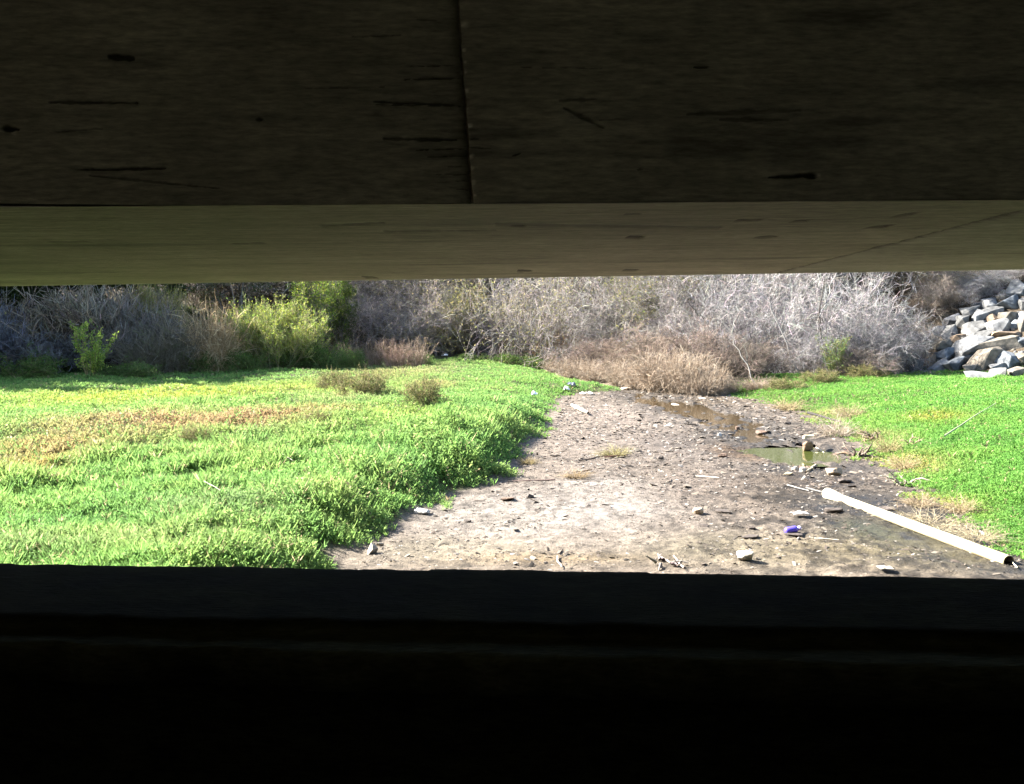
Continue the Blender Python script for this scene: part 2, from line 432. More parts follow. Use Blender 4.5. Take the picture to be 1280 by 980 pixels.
def face_panel(left):
    zz = np.concatenate([np.linspace(0, .40, 300), np.linspace(.41, 1, 40)])
    tt = np.concatenate([np.linspace(0, 2.0, 640), [2.3, 2.8, 4, 8, 14, 26]])
    T, Zt = np.meshgrid(tt, zz)
    T = T.ravel(); Zt = Zt.ravel()
    s0 = joint_s(ZS + Zt * (ZT - ZS))
    s = s0 - T if left else s0 + .006 + T
    zb = ZS + gap(s)
    z = zb + Zt * (ZT - zb)
    dep = np.zeros(len(s)); dirt = np.zeros(len(s)); white = np.zeros(len(s))
    for x0, y0, x1, y1, h0, h1, dp in gouges:
        a, b = on_face(x0, y0), on_face(x1, y1)
        if max(a[0], b[0]) < s.min() - .1 or min(a[0], b[0]) > s.max() + .1: continue
        dd, t = segdist(s, z, a, b)
        dd = dd + .0022 * fbm(s * 60, z * 160, 2, 3)
        h = (h0 + (h1 - h0) * t) * PXM * (.35 + .65 * np.sin(np.pi * np.clip(t, .04, .96)) ** .6 + .35 * fbm(s * 45, z * 0, 2, 33))
        w = smooth(1.5 - dd / h)
        dep = np.maximum(dep, w * dp); dirt = np.maximum(dirt, w * min(1, .35 + dp * 80))
    for x0, y0, r in flecks:
        a = on_face(x0 + (3.5 if x0 > 500 and x0 < 700 else 0), y0); r = r * 1.35
        dd = np.hypot((s - a[0]) * .8, z - a[1]) + .003 * fbm(s * 90, z * 90, 2, 4)
        white = np.maximum(white, smooth(1.3 - dd / (r * PXM)))
    edge = np.exp(-T / .012) * (1 if left else .35)
    chip = np.clip(fbm(z * 30, z * 0 + 3, 3, 17) * 2, 0, 1) * np.exp(-T / .02)
    dep = dep + .008 * edge + .012 * chip + (.007 if left else 0)
    dirt = np.maximum(dirt, edge * .55)
    dep = dep + .0015 * fbm(s * 2.0, z * 30, 3, 23)
    P = C0 + s[:, None] * e1
    P[:, 2] = z
    P = P - n1 * dep[:, None]
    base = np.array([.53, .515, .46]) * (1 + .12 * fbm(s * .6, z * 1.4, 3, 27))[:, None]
    st = np.clip(fbm(s * 2.0, z * 16, 5, 29) - .3, 0, 1) * 1.3
    C = base * (1 - np.clip(dirt * .8 + st, 0, .85))[:, None]
    C = C * (1 - white[:, None]) + np.array([.97, .95, .9]) * white[:, None]
    nr, nc = len(zz), len(tt)
    f = grid_faces(nr, nc)
    if left: f = f[:, ::-1]
    # returns: joint edge and bottom edge go back into the girder
    e_idx = np.arange(nr) * nc; b_idx = np.arange(nc)
    Pe = P[e_idx] - n1 * .05; Pb = P[b_idx] - n1 * .05
    V = np.concatenate([P, Pe, Pb]); n0 = len(P)
    C = np.concatenate([C, C[e_idx] * .6, C[b_idx] * .8])
    i = np.arange(nr - 1); fe = np.stack([e_idx[i], e_idx[i + 1], n0 + i + 1, n0 + i], 1)
    k = np.arange(nc - 1); fb = np.stack([b_idx[k], n0 + nr + k, n0 + nr + k + 1, b_idx[k + 1]], 1)
    return V, [f, fe, fb], C
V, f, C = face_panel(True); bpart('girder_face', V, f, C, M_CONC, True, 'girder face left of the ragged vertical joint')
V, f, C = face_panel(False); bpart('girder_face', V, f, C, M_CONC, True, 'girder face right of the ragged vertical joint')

# soffit in two pours, parted by the slanting joint at the right
jA = at(1000, 334, ZS); jB = at(1262, 268, ZS)
sgouge = [(990, 277, 1010, 276, 1.5, 1, .006), (920, 276, 950, 275, 1.4, 1, .006), (1085, 284, 1110, 283, .8, 1.5, .006), (945, 297, 970, 296, 1.4, 1.2, .006), (1120, 270, 1140, 268, 2, 2, .004),
          (640, 283, 655, 283, 1.2, 1, .006), (785, 297, 803, 297, 1.8, 1.2, .008), (455, 347, 470, 347, 1.4, 1, .006), (648, 339, 664, 339, 1.6, 1, .008), (780, 338, 795, 338, 1.4, 1, .008),
          (400, 283, 480, 279, 1, 1, .004), (480, 290, 620, 288, 1.2, .5, .003), (620, 281, 900, 285, 1.8, 1.6, .003), (60, 303, 110, 302, .8, .8, .003), (290, 305, 330, 304, .7, .7, .003), (780, 268, 800, 268, .8, .8, .004)]
def soffit_panel(left):
    vv = np.linspace(0, 1, 170) ** .85
    tt = np.concatenate([np.linspace(0, 7 if left else 4, 1100 if left else 500), ([11, 15, 22, 34] if left else [6, 9, 14, 25])])
    T, Vv = np.meshgrid(tt, vv); T = T.ravel(); Vv = Vv.ravel()
    # joint extended from crease to far edge: parametrised by v
    def line_x(p, q, d0, dirv):          # intersection of line pq with line d0 + t*dirv
        A = np.array([[q[0] - p[0], -dirv[0]], [q[1] - p[1], -dirv[1]]])
        t = np.linalg.solve(A, np.array([d0[0] - p[0], d0[1] - p[1]])); return p + (q - p) * t[0]
    jc = line_x(jA, jB, C0 - n1 * .0, e1); je = line_x(jA, jB, E0, e2)
    sg = -1.0 if left else 1.0
    wob = .010 * fbm(Vv * 40, Vv * 0, 3, 66)
    near = jc + sg * T[:, None] * e1 + (wob * (T < .4))[:, None] * e1
    far = je + sg * T[:, None] * e2 + (wob * (T < .4))[:, None] * e2
    # start a little behind the face's foot
    P = near * (1 - Vv[:, None]) + far * Vv[:, None]
    P = P + (n1 * .03) * (1 - Vv[:, None]) * 0
    if not left: P = P + e1 * .008
    dz = np.zeros(len(P)); dirt = np.zeros(len(P))
    for x0, y0, x1, y1, h0, h1, dp in sgouge:
        a, b = at(x0, y0, ZS), at(x1, y1, ZS)
        sy = 1050 * .35 / max(a[1], .1) ** 2; sx = 1050 / a[1]
        ab = np.array([(b[0] - a[0]) * sx, (b[1] - a[1]) * sy]); 
        qx = (P[:, 0] - a[0]) * sx; qy = (P[:, 1] - a[1]) * sy
        t = np.clip((qx * ab[0] + qy * ab[1]) / (ab @ ab + 1e-9), 0, 1)
        dd = np.hypot(qx - t * ab[0], qy - t * ab[1]) + .6 * fbm(P[:, 0] * 30, P[:, 1] * 12, 2, 5)
        w = smooth(1.5 - dd / (h0 + (h1 - h0) * t))
        dz = np.maximum(dz, w * dp); dirt = np.maximum(dirt, w * min(1, .3 + dp * 90))
    edge = np.exp(-T / .012) * np.clip(fbm(Vv * 60, Vv * 0 + 9, 2, 8) + .6, 0, 1)
    dz = dz + .01 * edge + .0015 * fbm(P[:, 0] * 2, P[:, 1] * 20, 3, 71)
    dirt = np.maximum(dirt, edge * .7)
    st = np.clip(fbm(P[:, 0] * .8, P[:, 1] * 6, 4, 73) - .25, 0, 1) * 1.1
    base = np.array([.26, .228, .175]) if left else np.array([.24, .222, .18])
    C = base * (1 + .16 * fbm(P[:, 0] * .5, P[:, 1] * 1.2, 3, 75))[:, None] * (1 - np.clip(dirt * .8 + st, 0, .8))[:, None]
    P[:, 2] = ZS + dz
    f = grid_faces(len(vv), len(tt))
    return P, (f if left else f[:, ::-1]), C
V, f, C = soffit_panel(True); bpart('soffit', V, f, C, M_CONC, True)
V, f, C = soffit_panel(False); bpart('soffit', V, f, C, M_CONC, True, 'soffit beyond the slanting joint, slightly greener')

def prism(quad, z0, z1):
    q = [np.array([p[0], p[1], 0]) for p in quad]
    V = np.array([[*p[:2], z0] for p in q] + [[*p[:2], z1] for p in q])
    f = np.array([[3, 2, 1, 0], [4, 5, 6, 7], [0, 1, 5, 4], [1, 2, 6, 5], [2, 3, 7, 6], [3, 0, 4, 7]])
    return V, f
def cbox(name, quad, z0, z1, colr, label=None, m=None):
    V, f = prism(quad, z0, z1)
    return bpart(name, V, f, np.tile(np.array(colr), (8, 1)), m or M_CONC, False, label)
core = [C0 - e1 * 26 - n1 * .05, C0 + e1 * 26 - n1 * .05, E0 + e2 * 26, E0 - e2 * 26]
cbox('girder_core', core, ZS + .016, ZT - .002, (.25, .23, .18))
cbox('light_stop_fascia', [E0 - e2 * 26 + (e2[1], -e2[0], 0) * np.array([-.002, -.002, 0]), E0 + e2 * 26 + (e2[1], -e2[0], 0) * np.array([-.002, -.002, 0]), E0 + e2 * 26 + np.array([-e2[1], e2[0], 0]) * .1, E0 - e2 * 26 + np.array([-e2[1], e2[0], 0]) * .1], ZS + .001, ZT - .002, (.25, .23, .18))  # added strip that stops daylight leaking through the slot above the soffit
cbox('deck_slab', [(-27, -9), (27, -9), E0 + e2 * 26, E0 - e2 * 26], ZT, ZT + .4, (.25, .23, .18))
cbox('unseen_girder', [(-27, -3.6), (27, -3.6), (27, -3.0), (-27, -3.0)], ZS, ZT - .002, (.25, .23, .18))  # unseen, added behind the camera to keep the underside dark
cbox('unseen_abutment', [(-27, -7), (27, -7), (27, -6.2), (-27, -6.2)], .3, ZT - .002, (.25, .23, .18))  # unseen wall closing the rear, added to shut out light

# ------------------------------------------------------------------ ledge in front of the camera
def ledge():
    zt = 1.2
    FL, FR = at(0, 703, zt), at(1280, 722, zt)
    n1a, n1b = at(0, 770, zt), at(1280, 792, zt)
    n2a, n2b = at(0, 804, zt - .035), at(1280, 838, zt - .035)
    ss = np.concatenate([[-14, -8, -4], np.linspace(-1.2, 2.2, 900), [5, 9, 15]])   # along, 0..1 between the frame sides
    def L(a, b): return a + (b - a) * ss[:, None]
    w = L(FL, FR)
    j1 = .009 * fbm(w[:, 0] * 9, w[:, 0] * 0, 4, 101) + .0035 * np.sign(fbm(w[:, 0] * 3, w[:, 0] * 0, 2, 102)) + .0055 * fbm(w[:, 0] * 60, w[:, 0] * 0, 3, 103)
    stp = np.where((ss > .447) & (ss < .66), .010, 0)
    j2 = .020 * fbm(w[:, 0] * 5, w[:, 0] * 0, 4, 104); j3 = .022 * fbm(w[:, 0] * 4, w[:, 0] * 0, 4, 105)
    nrow = 14
    rows, cols = [], []
    yv = np.array([0, 1.0, 0])
    fe = w + yv * (j1 + stp)[:, None]
    r0 = fe.copy(); r0[:, 2] = zt - .16
    rows.append(r0); cols.append(.6)
    r = fe.copy(); r[:, 2] = zt - .008; rows.append(r); cols.append(.8)
    na = L(n1a, n1b) + yv * j2[:, None]
    for k in range(nrow):
        t = k / (nrow - 1)
        q = (fe - yv * .008) * (1 - t) + na * t
        q[:, 2] = zt + .004 * fbm(q[:, 0] * 6, q[:, 1] * 12, 4, 110) - (.004 if k == 0 else 0) + (stp * .4 if k == 0 else 0)
        rows.append(q); cols.append(1.0)
    q = na - yv * .012; q[:, 2] = zt - .03 + .005 * fbm(q[:, 0] * 8, q[:, 1] * 0, 3, 111); rows.append(q); cols.append(2.6)
    nb = L(n2a, n2b) + yv * j3[:, None]
    for k in range(1, 5):
        t = k / 4
        p2 = q * (1 - t) + nb * t
        p2[:, 2] = zt - .035 + .005 * fbm(p2[:, 0] * 7, p2[:, 1] * 9, 3, 112); rows.append(p2); cols.append(2.0 if k < 4 else 4.0)
    p3 = nb - yv * .012; p3[:, 2] = zt - .05; rows.append(p3); cols.append(3.0)
    p4 = p3.copy(); p4[:, 2] = zt - .16; rows.append(p4); cols.append(1.0)
    V = np.concatenate(rows); nc = len(ss)
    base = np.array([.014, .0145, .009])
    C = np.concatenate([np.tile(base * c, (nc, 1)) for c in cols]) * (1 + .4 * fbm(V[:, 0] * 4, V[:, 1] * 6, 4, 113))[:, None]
    root = thing('concrete_ledge', 'dark concrete ledge with a chipped edge running along below the view', 'ledge', (0, 3, 0))
    inv = Matrix.Translation((0, -3, 0))
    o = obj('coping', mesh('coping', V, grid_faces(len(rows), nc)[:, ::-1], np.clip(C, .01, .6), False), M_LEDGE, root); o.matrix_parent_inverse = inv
    a, b = L(FL, FR)[0], L(FL, FR)[-1]; c, d = L(n2a, n2b)[-1], L(n2a, n2b)[0]
    V, f = prism([d + [0, .05, 0], c + [0, .05, 0], b - [0, .06, 0], a - [0, .06, 0]], -.3, zt - .158)
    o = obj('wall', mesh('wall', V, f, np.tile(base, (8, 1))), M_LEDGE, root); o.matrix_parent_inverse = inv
ledge()

# ------------------------------------------------------------------ strands and leaves
def grow(base, d, L, k, wob, grav, r0, taper=.35):
    n = len(base)
    P = np.empty((n, k, 3)); P[:, 0] = base
    d = norm(d)
    for i in range(1, k):
        d = norm(d + wob * rng.normal(size=(n, 3)) + np.array([0, 0, grav]))
        P[:, i] = P[:, i - 1] + d * (L / (k - 1))[:, None]
    R = np.asarray(r0).reshape(-1, 1) * np.linspace(1, taper, k)[None, :] * np.ones((n, 1))
    return P, R

def kids(P, R, m, t0, t1, a, b, upw):
    n, k, _ = P.shape
    t = rng.uniform(t0, t1, (n, m)) * (k - 1)
    i = np.minimum(t.astype(int), k - 2); fr = (t - i)[..., None]
    idx = np.arange(n)[:, None]
    pos = P[idx, i] * (1 - fr) + P[idx, i + 1] * fr
    tan = norm(P[idx, i + 1] - P[idx, i])
    d = norm(tan * a + rng.normal(size=tan.shape) * b + np.array([0, 0, upw]))
    rad = R[idx, i]
    return pos.reshape(-1, 3), d.reshape(-1, 3), rad.reshape(-1)

def tubes(P, R, C, sides=3):
    n, k, _ = P.shape
    T = np.empty_like(P); T[:, :-1] = P[:, 1:] - P[:, :-1]; T[:, -1] = T[:, -2]; T = norm(T)
    ref = norm(rng.normal(size=(n, 1, 3)))
    U = norm(np.cross(T, ref)); W_ = np.cross(T, U)
    ang = np.arange(sides) * 2 * math.pi / sides
    V = P[:, :, None, :] + R[:, :, None, None] * (np.cos(ang)[None, None, :, None] * U[:, :, None, :] + np.sin(ang)[None, None, :, None] * W_[:, :, None, :])
    base = (np.arange(n)[:, None, None] * k + np.arange(k - 1)[None, :, None]) * sides
    j = np.arange(sides)[None, None, :]; j2 = (j + 1) % sides
    f = np.stack([base + j, base + j2, base + sides + j2, base + sides + j], -1).reshape(-1, 4)
    Cc = np.repeat(C, k * sides, 0)
    return V.reshape(-1, 3), f, Cc

def join(parts):
    Vs, Fs, Cs, o = [], [], [], 0
    for V, f, C in parts:
        Vs.append(V); Fs.append(f + o); Cs.append(C); o += len(V)
    return np.concatenate(Vs), np.concatenate(Fs), np.concatenate(Cs)

def cvar(c, n, v=.18, hue=.06):
    c = np.array(c)
    return np.clip(c * (1 + v * rng.normal(size=(n, 1))) * (1 + hue * rng.normal(size=(n, 3))), .004, .9)

def cmix(cols, wts, n, v=.15):
    i = rng.choice(len(cols), n, p=np.array(wts) / sum(wts))
    return np.clip(np.array(cols)[i] * (1 + v * rng.normal(size=(n, 1))), .004, .9)

def leaves(pos, size, C, upw=.3, aspect=.4):
    n = len(pos)
    d = norm(rng.normal(size=(n, 3)) + np.array([0, 0, upw])); s = norm(np.cross(d, norm(rng.normal(size=(n, 3)))))
    L = (size * rng.uniform(.6, 1.4, n))[:, None]
    V = np.stack([pos, pos + d * L * .5 + s * L * aspect * .5, pos + d * L, pos + d * L * .5 - s * L * aspect * .5], 1)
    return V.reshape(-1, 3), np.arange(n * 4).reshape(n, 4), np.repeat(C, 4, 0)

class Proto:
    """meshes for the parts of one kind of plant, measured so copies can be scaled to size"""
    def __init__(s, name, parts):
        s.name = name; s.parts = []
        allV = np.concatenate([p[1] for p in parts])
        s.H = np.percentile(allV[:, 2], 99.3); s.W = 2 * np.percentile(np.hypot(allV[:, 0], allV[:, 1]), 93)
        for pn, V, f, C, m in parts:
            me = mesh(name + '_' + pn, V, f, C); me.materials.append(m); s.parts.append((pn, me))

def tips(P, lo=.5):
    k = P.shape[1]; a = int(k * lo)
    return P[:, a:].reshape(-1, 3)

def shrub(name, H=3.0, spread=.55, nst=16, n2=9, n3=8, n4=6, wob=.16, grav=-.02, col=(.33, .31, .31), dark=(.16, .14, .13), r=.02, base_r=.35,
          leaf=None, nleaf=0, lsize=.06, tw=.006, up_=.25, straight=.7, l2=.5, l3=.28, l4=.16):
    a = rng.uniform(0, 2 * math.pi, nst); rr = base_r * np.sqrt(rng.uniform(0, 1, nst))
    b = np.stack([rr * np.cos(a), rr * np.sin(a), np.zeros(nst) - .1], 1)
    sp = spread * rng.uniform(.1, 1.25, nst)
    d = np.stack([np.cos(a) * sp, np.sin(a) * sp, np.ones(nst)], 1)
    P1, R1 = grow(b, d, H * rng.uniform(.65, 1.08, nst), 7, wob, grav, r * rng.uniform(.6, 1.2, nst), .3)
    p, d, rad = kids(P1, R1, n2, .2, 1, straight, .55, up_)
    P2, R2 = grow(p, d, H * l2 * rng.uniform(.5, 1.2, len(p)), 5, wob, grav, rad * .6 + .002, .4)
    p, d, rad = kids(P2, R2, n3, .15, 1, straight, .6, up_ * .8)
    P3, R3 = grow(p, d, H * l3 * rng.uniform(.5, 1.2, len(p)), 4, wob, grav, np.maximum(rad * .6, tw), .5)
    br = join([tubes(P1, R1, cvar(dark, len(P1)), 5), tubes(P2, R2, cvar(np.array(dark) * .5 + np.array(col) * .5, len(P2)))])
    tws = [tubes(P3, R3, cvar(col, len(P3), .4))]
    last = P3
    if n4:
        p, d, rad = kids(P3, R3, n4, .2, 1, straight, .6, up_ * .6)
        P4, R4 = grow(p, d, H * l4 * rng.uniform(.5, 1.3, len(p)), 3, wob, grav, np.full(len(p), tw * .8), .6)
        tws.append(tubes(P4, R4, cvar(col, len(P4), .45))); last = P4
    tw_ = join(tws)
    parts = [('branches', *br, M_TWIG), ('twigs', *tw_, M_TWIG)]
    if leaf:
        q = tips(last, .3); q = q[rng.integers(0, len(q), nleaf)] + rng.normal(size=(nleaf, 3)) * lsize * .5
        parts.append(('foliage', *leaves(q, lsize, cmix(leaf[0], leaf[1], nleaf)), M_LEAF))
    return Proto(name, parts)

GREY = (.2, .182, .17); SILV = (.25, .232, .222); BROWNG = (.145, .115, .088)
PR = {}
PR['grey0'] = shrub('grey_a', 3.2, .7, 16, 9, 9, 5, .2, -.05, GREY, (.09, .075, .065), tw=.0075)
PR['grey1'] = shrub('grey_b', 3.0, .9, 18, 9, 9, 5, .24, -.07, SILV, (.25, .23, .21), r=.03, tw=.0075)
PR['grey2'] = shrub('grey_c', 3.4, .6, 15, 9, 9, 5, .2, -.03, SILV, (.22, .2, .185), r=.028, tw=.0075)
PR['brown'] = shrub('brown_a', 2.6, .9, 18, 9, 9, 5, .24, -.06, BROWNG, (.08, .06, .05), tw=.0075)
PR['olive0'] = shrub('olive_a', 3.2, .65, 15, 9, 8, 4, .18, -.03, (.18, .16, .14), (.09, .075, .06), leaf=([(.16, .17, .05), (.22, .21, .08), (.27, .22, .1), (.11, .14, .04)], [4, 3, 2, 2]), nleaf=9000, lsize=.07)
PR['olive1'] = shrub('olive_b', 3.2, .8, 15, 9, 8, 4, .2, -.04, (.23, .205, .19), (.12, .1, .09), leaf=([(.2, .2, .07), (.3, .26, .12), (.15, .17, .05)], [3, 3, 2]), nleaf=4500, lsize=.07)
PR['rust'] = shrub('rust_a', 1.8, 1.0, 18, 8, 8, 4, .25, -.06, (.2, .145, .09), (.1, .07, .045), leaf=([(.3, .19, .07), (.26, .22, .08), (.2, .17, .06)], [3, 2, 2]), nleaf=4000, lsize=.05)
PR['brush0'] = shrub('brush_a', 3.0, .55, 34, 8, 5, 2, .09, .03, (.27, .235, .19), (.08, .068, .06), base_r=.7, straight=1.1, up_=.45, l2=.42, l3=.24, l4=.14, tw=.017)
PR['brush1'] = shrub('brush_b', 3.0, .8, 30, 8, 6, 2, .12, .0, (.22, .2, .19), (.08, .07, .065), base_r=.8, straight=1.1, up_=.3, l2=.42, l3=.24, l4=.14, tw=.014)
PR['yellow'] = shrub('yellow_a', 1.8, 1.1, 34, 9, 7, 3, .13, .04, (.24, .2, .11), (.17, .13, .09), base_r=.5, straight=1.0, up_=.5, leaf=([(.24, .25, .045), (.17, .22, .045), (.32, .28, .06), (.11, .16, .04)], [4, 4, 2, 2]), nleaf=22000, lsize=.055, l2=.4, l3=.22, l4=.12)
PR['lowgreen'] = shrub('lowgreen_a', .8, 1.0, 22, 8, 6, 0, .2, 0, (.12, .14, .05), (.12, .1, .06), base_r=.35, r=.008, tw=.004, leaf=([(.07, .14, .03), (.10, .18, .035), (.05, .10, .025), (.15, .17, .06)], [4, 4, 3, 1]), nleaf=5000, lsize=.05)
PR['olivelow'] = shrub('olivelow_a', .7, 1.1, 24, 8, 6, 0, .2, 0, (.2, .17, .09), (.14, .11, .07), base_r=.3, r=.007, tw=.004, leaf=([(.10, .13, .035), (.17, .17, .06), (.24, .19, .10), (.07, .09, .03)], [4, 4, 3, 2]), nleaf=4500, lsize=.045)

def tree(name, H, leafc, nleaf, lsize, spread=.5, trunk=(.12, .1, .085), th=.45, r=.1, nst=1, wob=.08):
    a = rng.uniform(0, 6.28, nst)
    b = np.stack([.25 * (nst > 1) * np.cos(a), .25 * (nst > 1) * np.sin(a), np.full(nst, -.15)], 1)
    d = np.stack([.18 * np.cos(a), .18 * np.sin(a), np.ones(nst)], 1)
    P1, R1 = grow(b, d, H * .85 * rng.uniform(.85, 1.1, nst), 9, wob, .02, np.full(nst, r), .25)
    p, d, rad = kids(P1, R1, 16 if nst == 1 else 9, th, 1, .5, .6, .25)
    P2, R2 = grow(p, d, H * .36 * rng.uniform(.6, 1.2, len(p)), 6, .16, 0, rad * .5 + .004, .3)
    p, d, rad = kids(P2, R2, 9, .25, 1, .6, .6, .15)
    P3, R3 = grow(p, d, H * .17 * rng.uniform(.6, 1.2, len(p)), 4, .2, -.02, rad * .55 + .002, .4)
    p, d, rad = kids(P3, R3, 6, .2, 1, .6, .6, .1)
    P4, R4 = grow(p, d, H * .08 * rng.uniform(.6, 1.2, len(p)), 3, .2, -.03, np.full(len(p), .006), .6)
    tr = tubes(P1, R1, cvar(trunk, len(P1), .1), 7)
    br = join([tubes(P2, R2, cvar(trunk, len(P2)), 4), tubes(P3, R3, cvar(trunk, len(P3)))])
    tws = tubes(P4, R4, cvar(np.array(trunk) * 1.3, len(P4)))
    q = tips(P4, .3); q = q[rng.integers(0, len(q), nleaf)] + rng.normal(size=(nleaf, 3)) * lsize * .6
    crown = leaves(q, lsize, cmix(leafc[0], leafc[1], nleaf), 0)
    return Proto(name, [('trunk', *tr, M_TWIG), ('branches', *join([br, tws]), M_TWIG), ('crown', *crown, M_LEAF)])
PR['tree0'] = tree('tree_a', 7.5, ([(.05, .075, .025), (.07, .10, .03), (.10, .11, .05)], [3, 3, 1]), 13000, .13, trunk=(.2, .18, .17), nst=4, r=.06)
PR['tree1'] = tree('tree_b', 8.5, ([(.055, .08, .03), (.08, .10, .035), (.04, .06, .02)], [3, 2, 2]), 75000, .17, r=.13, th=.25)
PR['leafy'] = tree('leafy_a', 5.0, ([(.09, .15, .025), (.16, .22, .03), (.05, .09, .02), (.26, .27, .05)], [4, 4, 3, 2]), 12000, .10, nst=3, r=.05, th=.3)

def reeds(name, H=1.6, n=420, base_r=.55, spread=.45, grav=-.07, cols=None, wts=None, r=.011, bent=.12):
    cols = cols or [(.31, .25, .185), (.38, .325, .255), (.23, .175, .125), (.43, .385, .32)]
    wts = wts or [3, 3, 2, 1]
    a = rng.uniform(0, 6.28, n); rr = base_r * np.sqrt(rng.uniform(0, 1, n))
    b = np.stack([rr * np.cos(a), rr * np.sin(a), np.zeros(n) - .05], 1)
    sp = spread * rng.uniform(.1, 1.4, n); a2 = a + rng.normal(size=n) * .8
    d = np.stack([np.cos(a2) * sp, np.sin(a2) * sp, np.ones(n)], 1)
    P, R = grow(b, d, H * rng.uniform(.35, 1.1, n), 7, .1, grav, np.full(n, r), .3)
    stalk = tubes(P, R, cmix(cols, wts, n))
    p, d, rad = kids(P, R, 3, .15, .95, .6, .5, .0)
    P2, R2 = grow(p, d, H * .35 * rng.uniform(.5, 1.2, len(p)), 4, .15, -.16, np.full(len(p), r * .8), .2)
    bl = tubes(P2, R2, cmix(cols, wts, len(p)))
    return Proto(name, [('stalks', *stalk, M_DRYLEAF), ('blades', *bl, M_DRYLEAF)])
PR['reed0'] = reeds('reed_a')
PR['reed1'] = reeds('reed_b', 1.4, 520, .8, .7, -.1)
PR['reedgrey'] = reeds('reed_c', 1.9, 460, .6, .45, -.06, [(.2, .175, .13), (.25, .215, .165), (.14, .12, .085), (.15, .165, .07)], [3, 3, 2, 1])
PR['drygrass'] = reeds('dry_a', .5, 120, .14, .9, -.12, r=.0045)
PR['straw'] = reeds('straw_a', .9, 110, .3, 2.2, -.03, [(.36, .31, .2), (.43, .38, .26), (.28, .22, .14)], [3, 2, 2], r=.006)
PR['weed'] = reeds('weed_a', 1.1, 120, .35, .35, -.02, [(.2, .15, .115), (.26, .21, .17), (.16, .13, .08)], [3, 3, 2], r=.010)
PR['stalk'] = shrub('stalk_a', .8, .25, 3, 5, 4, 0, .08, .02, (.2, .15, .12), (.17, .13, .1), base_r=.05, r=.006, tw=.004, l2=.25, l3=.12)

def sapling(name, H, cols, wts, nst, nl, ls, spread=.5):
    a = rng.uniform(0, 6.28, nst); sp = spread * rng.uniform(.2, 1.2, nst)
    b = np.stack([.06 * np.cos(a), .06 * np.sin(a), np.full(nst, -.05)], 1)
    P, R = grow(b, np.stack([np.cos(a) * sp, np.sin(a) * sp, np.ones(nst)], 1), H * rng.uniform(.5, 1.05, nst), 8, .08, .05, np.full(nst, .012), .4)
    p, d, rad = kids(P, R, 7, .25, 1, .7, .5, .3)
    P2, R2 = grow(p, d, H * .16 * rng.uniform(.5, 1.2, len(p)), 4, .1, .05, np.full(len(p), .006), .5)
    st = join([tubes(P, R, cvar((.15, .13, .06), nst), 4), tubes(P2, R2, cvar((.17, .17, .06), len(p)))])
    q = np.concatenate([tips(P2, .2), tips(P, .45)]); q = q[rng.integers(0, len(q), nl)] + rng.normal(size=(nl, 3)) * .03
    return Proto(name, [('stems', *st, M_TWIG), ('foliage', *leaves(q, ls, cmix(cols, wts, nl), .6), M_LEAF)])
PR['sapling'] = sapling('sapling_a', 1.7, [(.26, .36, .06), (.34, .4, .1), (.15, .25, .05)], [3, 2, 2], 14, 2800, .065)  # leaf colours raised to stand in for sun the sapling misses
PR['feather'] = sapling('feather_a', 1.6, [(.15, .23, .07), (.19, .25, .085), (.12, .2, .055), (.26, .19, .06)], [3, 2, 2, 1], 22, 3200, .045, .2)

KINDN = {'grey': 'bare_shrub', 'brown': 'bare_shrub', 'olive': 'olive_shrub', 'rust': 'rusty_shrub', 'brush': 'brushwood_shrub', 'yellow': 'flowering_shrub', 'lowgreen': 'low_shrub', 'olivelow': 'low_shrub', 'tree': 'tree', 'leafy': 'leafy_tree',
         'reed': 'reed_clump', 'reedgrey': 'reed_clump', 'straw': 'straw_pile', 'drygrass': 'dry_grass_tuft', 'weed': 'dry_weed_clump', 'stalk': 'dry_weed', 'sapling': 'sapling', 'feather': 'feathery_plant'}
def plant(kind, px, d, wpx, top, label, cat, group=None, tint=(1, 1, 1), hmin=.15):
    pr = PR[kind]
    x = (px - 640) / 1050 * d; y = d
    z = g1(x, y)
    H = (412 - .011 * (px - 640) - top) / 1050 * d + 2.2 - z
    H = max(H, hmin)
    sx = wpx * d / 1050 / pr.W; sz = H / pr.H
    sx = float(np.clip(sx, sz * .4, sz * 2.5))
    o = thing(KINDN[kind.rstrip('0123456789')], label, cat, (x, y, z - .03), group)
    o.rotation_euler = (0, 0, rng.uniform(0, 6.28)); o.scale = (sx, sx, sz)
    for pn, me in pr.parts:
        c = bpy.data.objects.new(pn, me); COL.objects.link(c); c.parent = o; c.color = (*tint, 1)
    return o

def plantG(kind, px, base, wpx, hpx, label, cat, group=None, tint=(1, 1, 1)):
    pr = PR[kind]; p = G(px, base); d = p[1]
    sx = wpx * d / 1050 / pr.W; sz = hpx * d / 1050 / pr.H
    o = thing(KINDN[kind.rstrip('0123456789')], label, cat, (p[0], p[1], p[2] - .03), group)
    o.rotation_euler = (0, 0, rng.uniform(0, 6.28)); o.scale = (sx, sx, sz)
    for pn, me in pr.parts:
        c = bpy.data.objects.new(pn, me); COL.objects.link(c); c.parent = o; c.color = (*tint, 1)
    return o

GB = 'bare grey shrubs on the slope behind the creek'
GH = 'tall scrub closing off the view under the bridge'
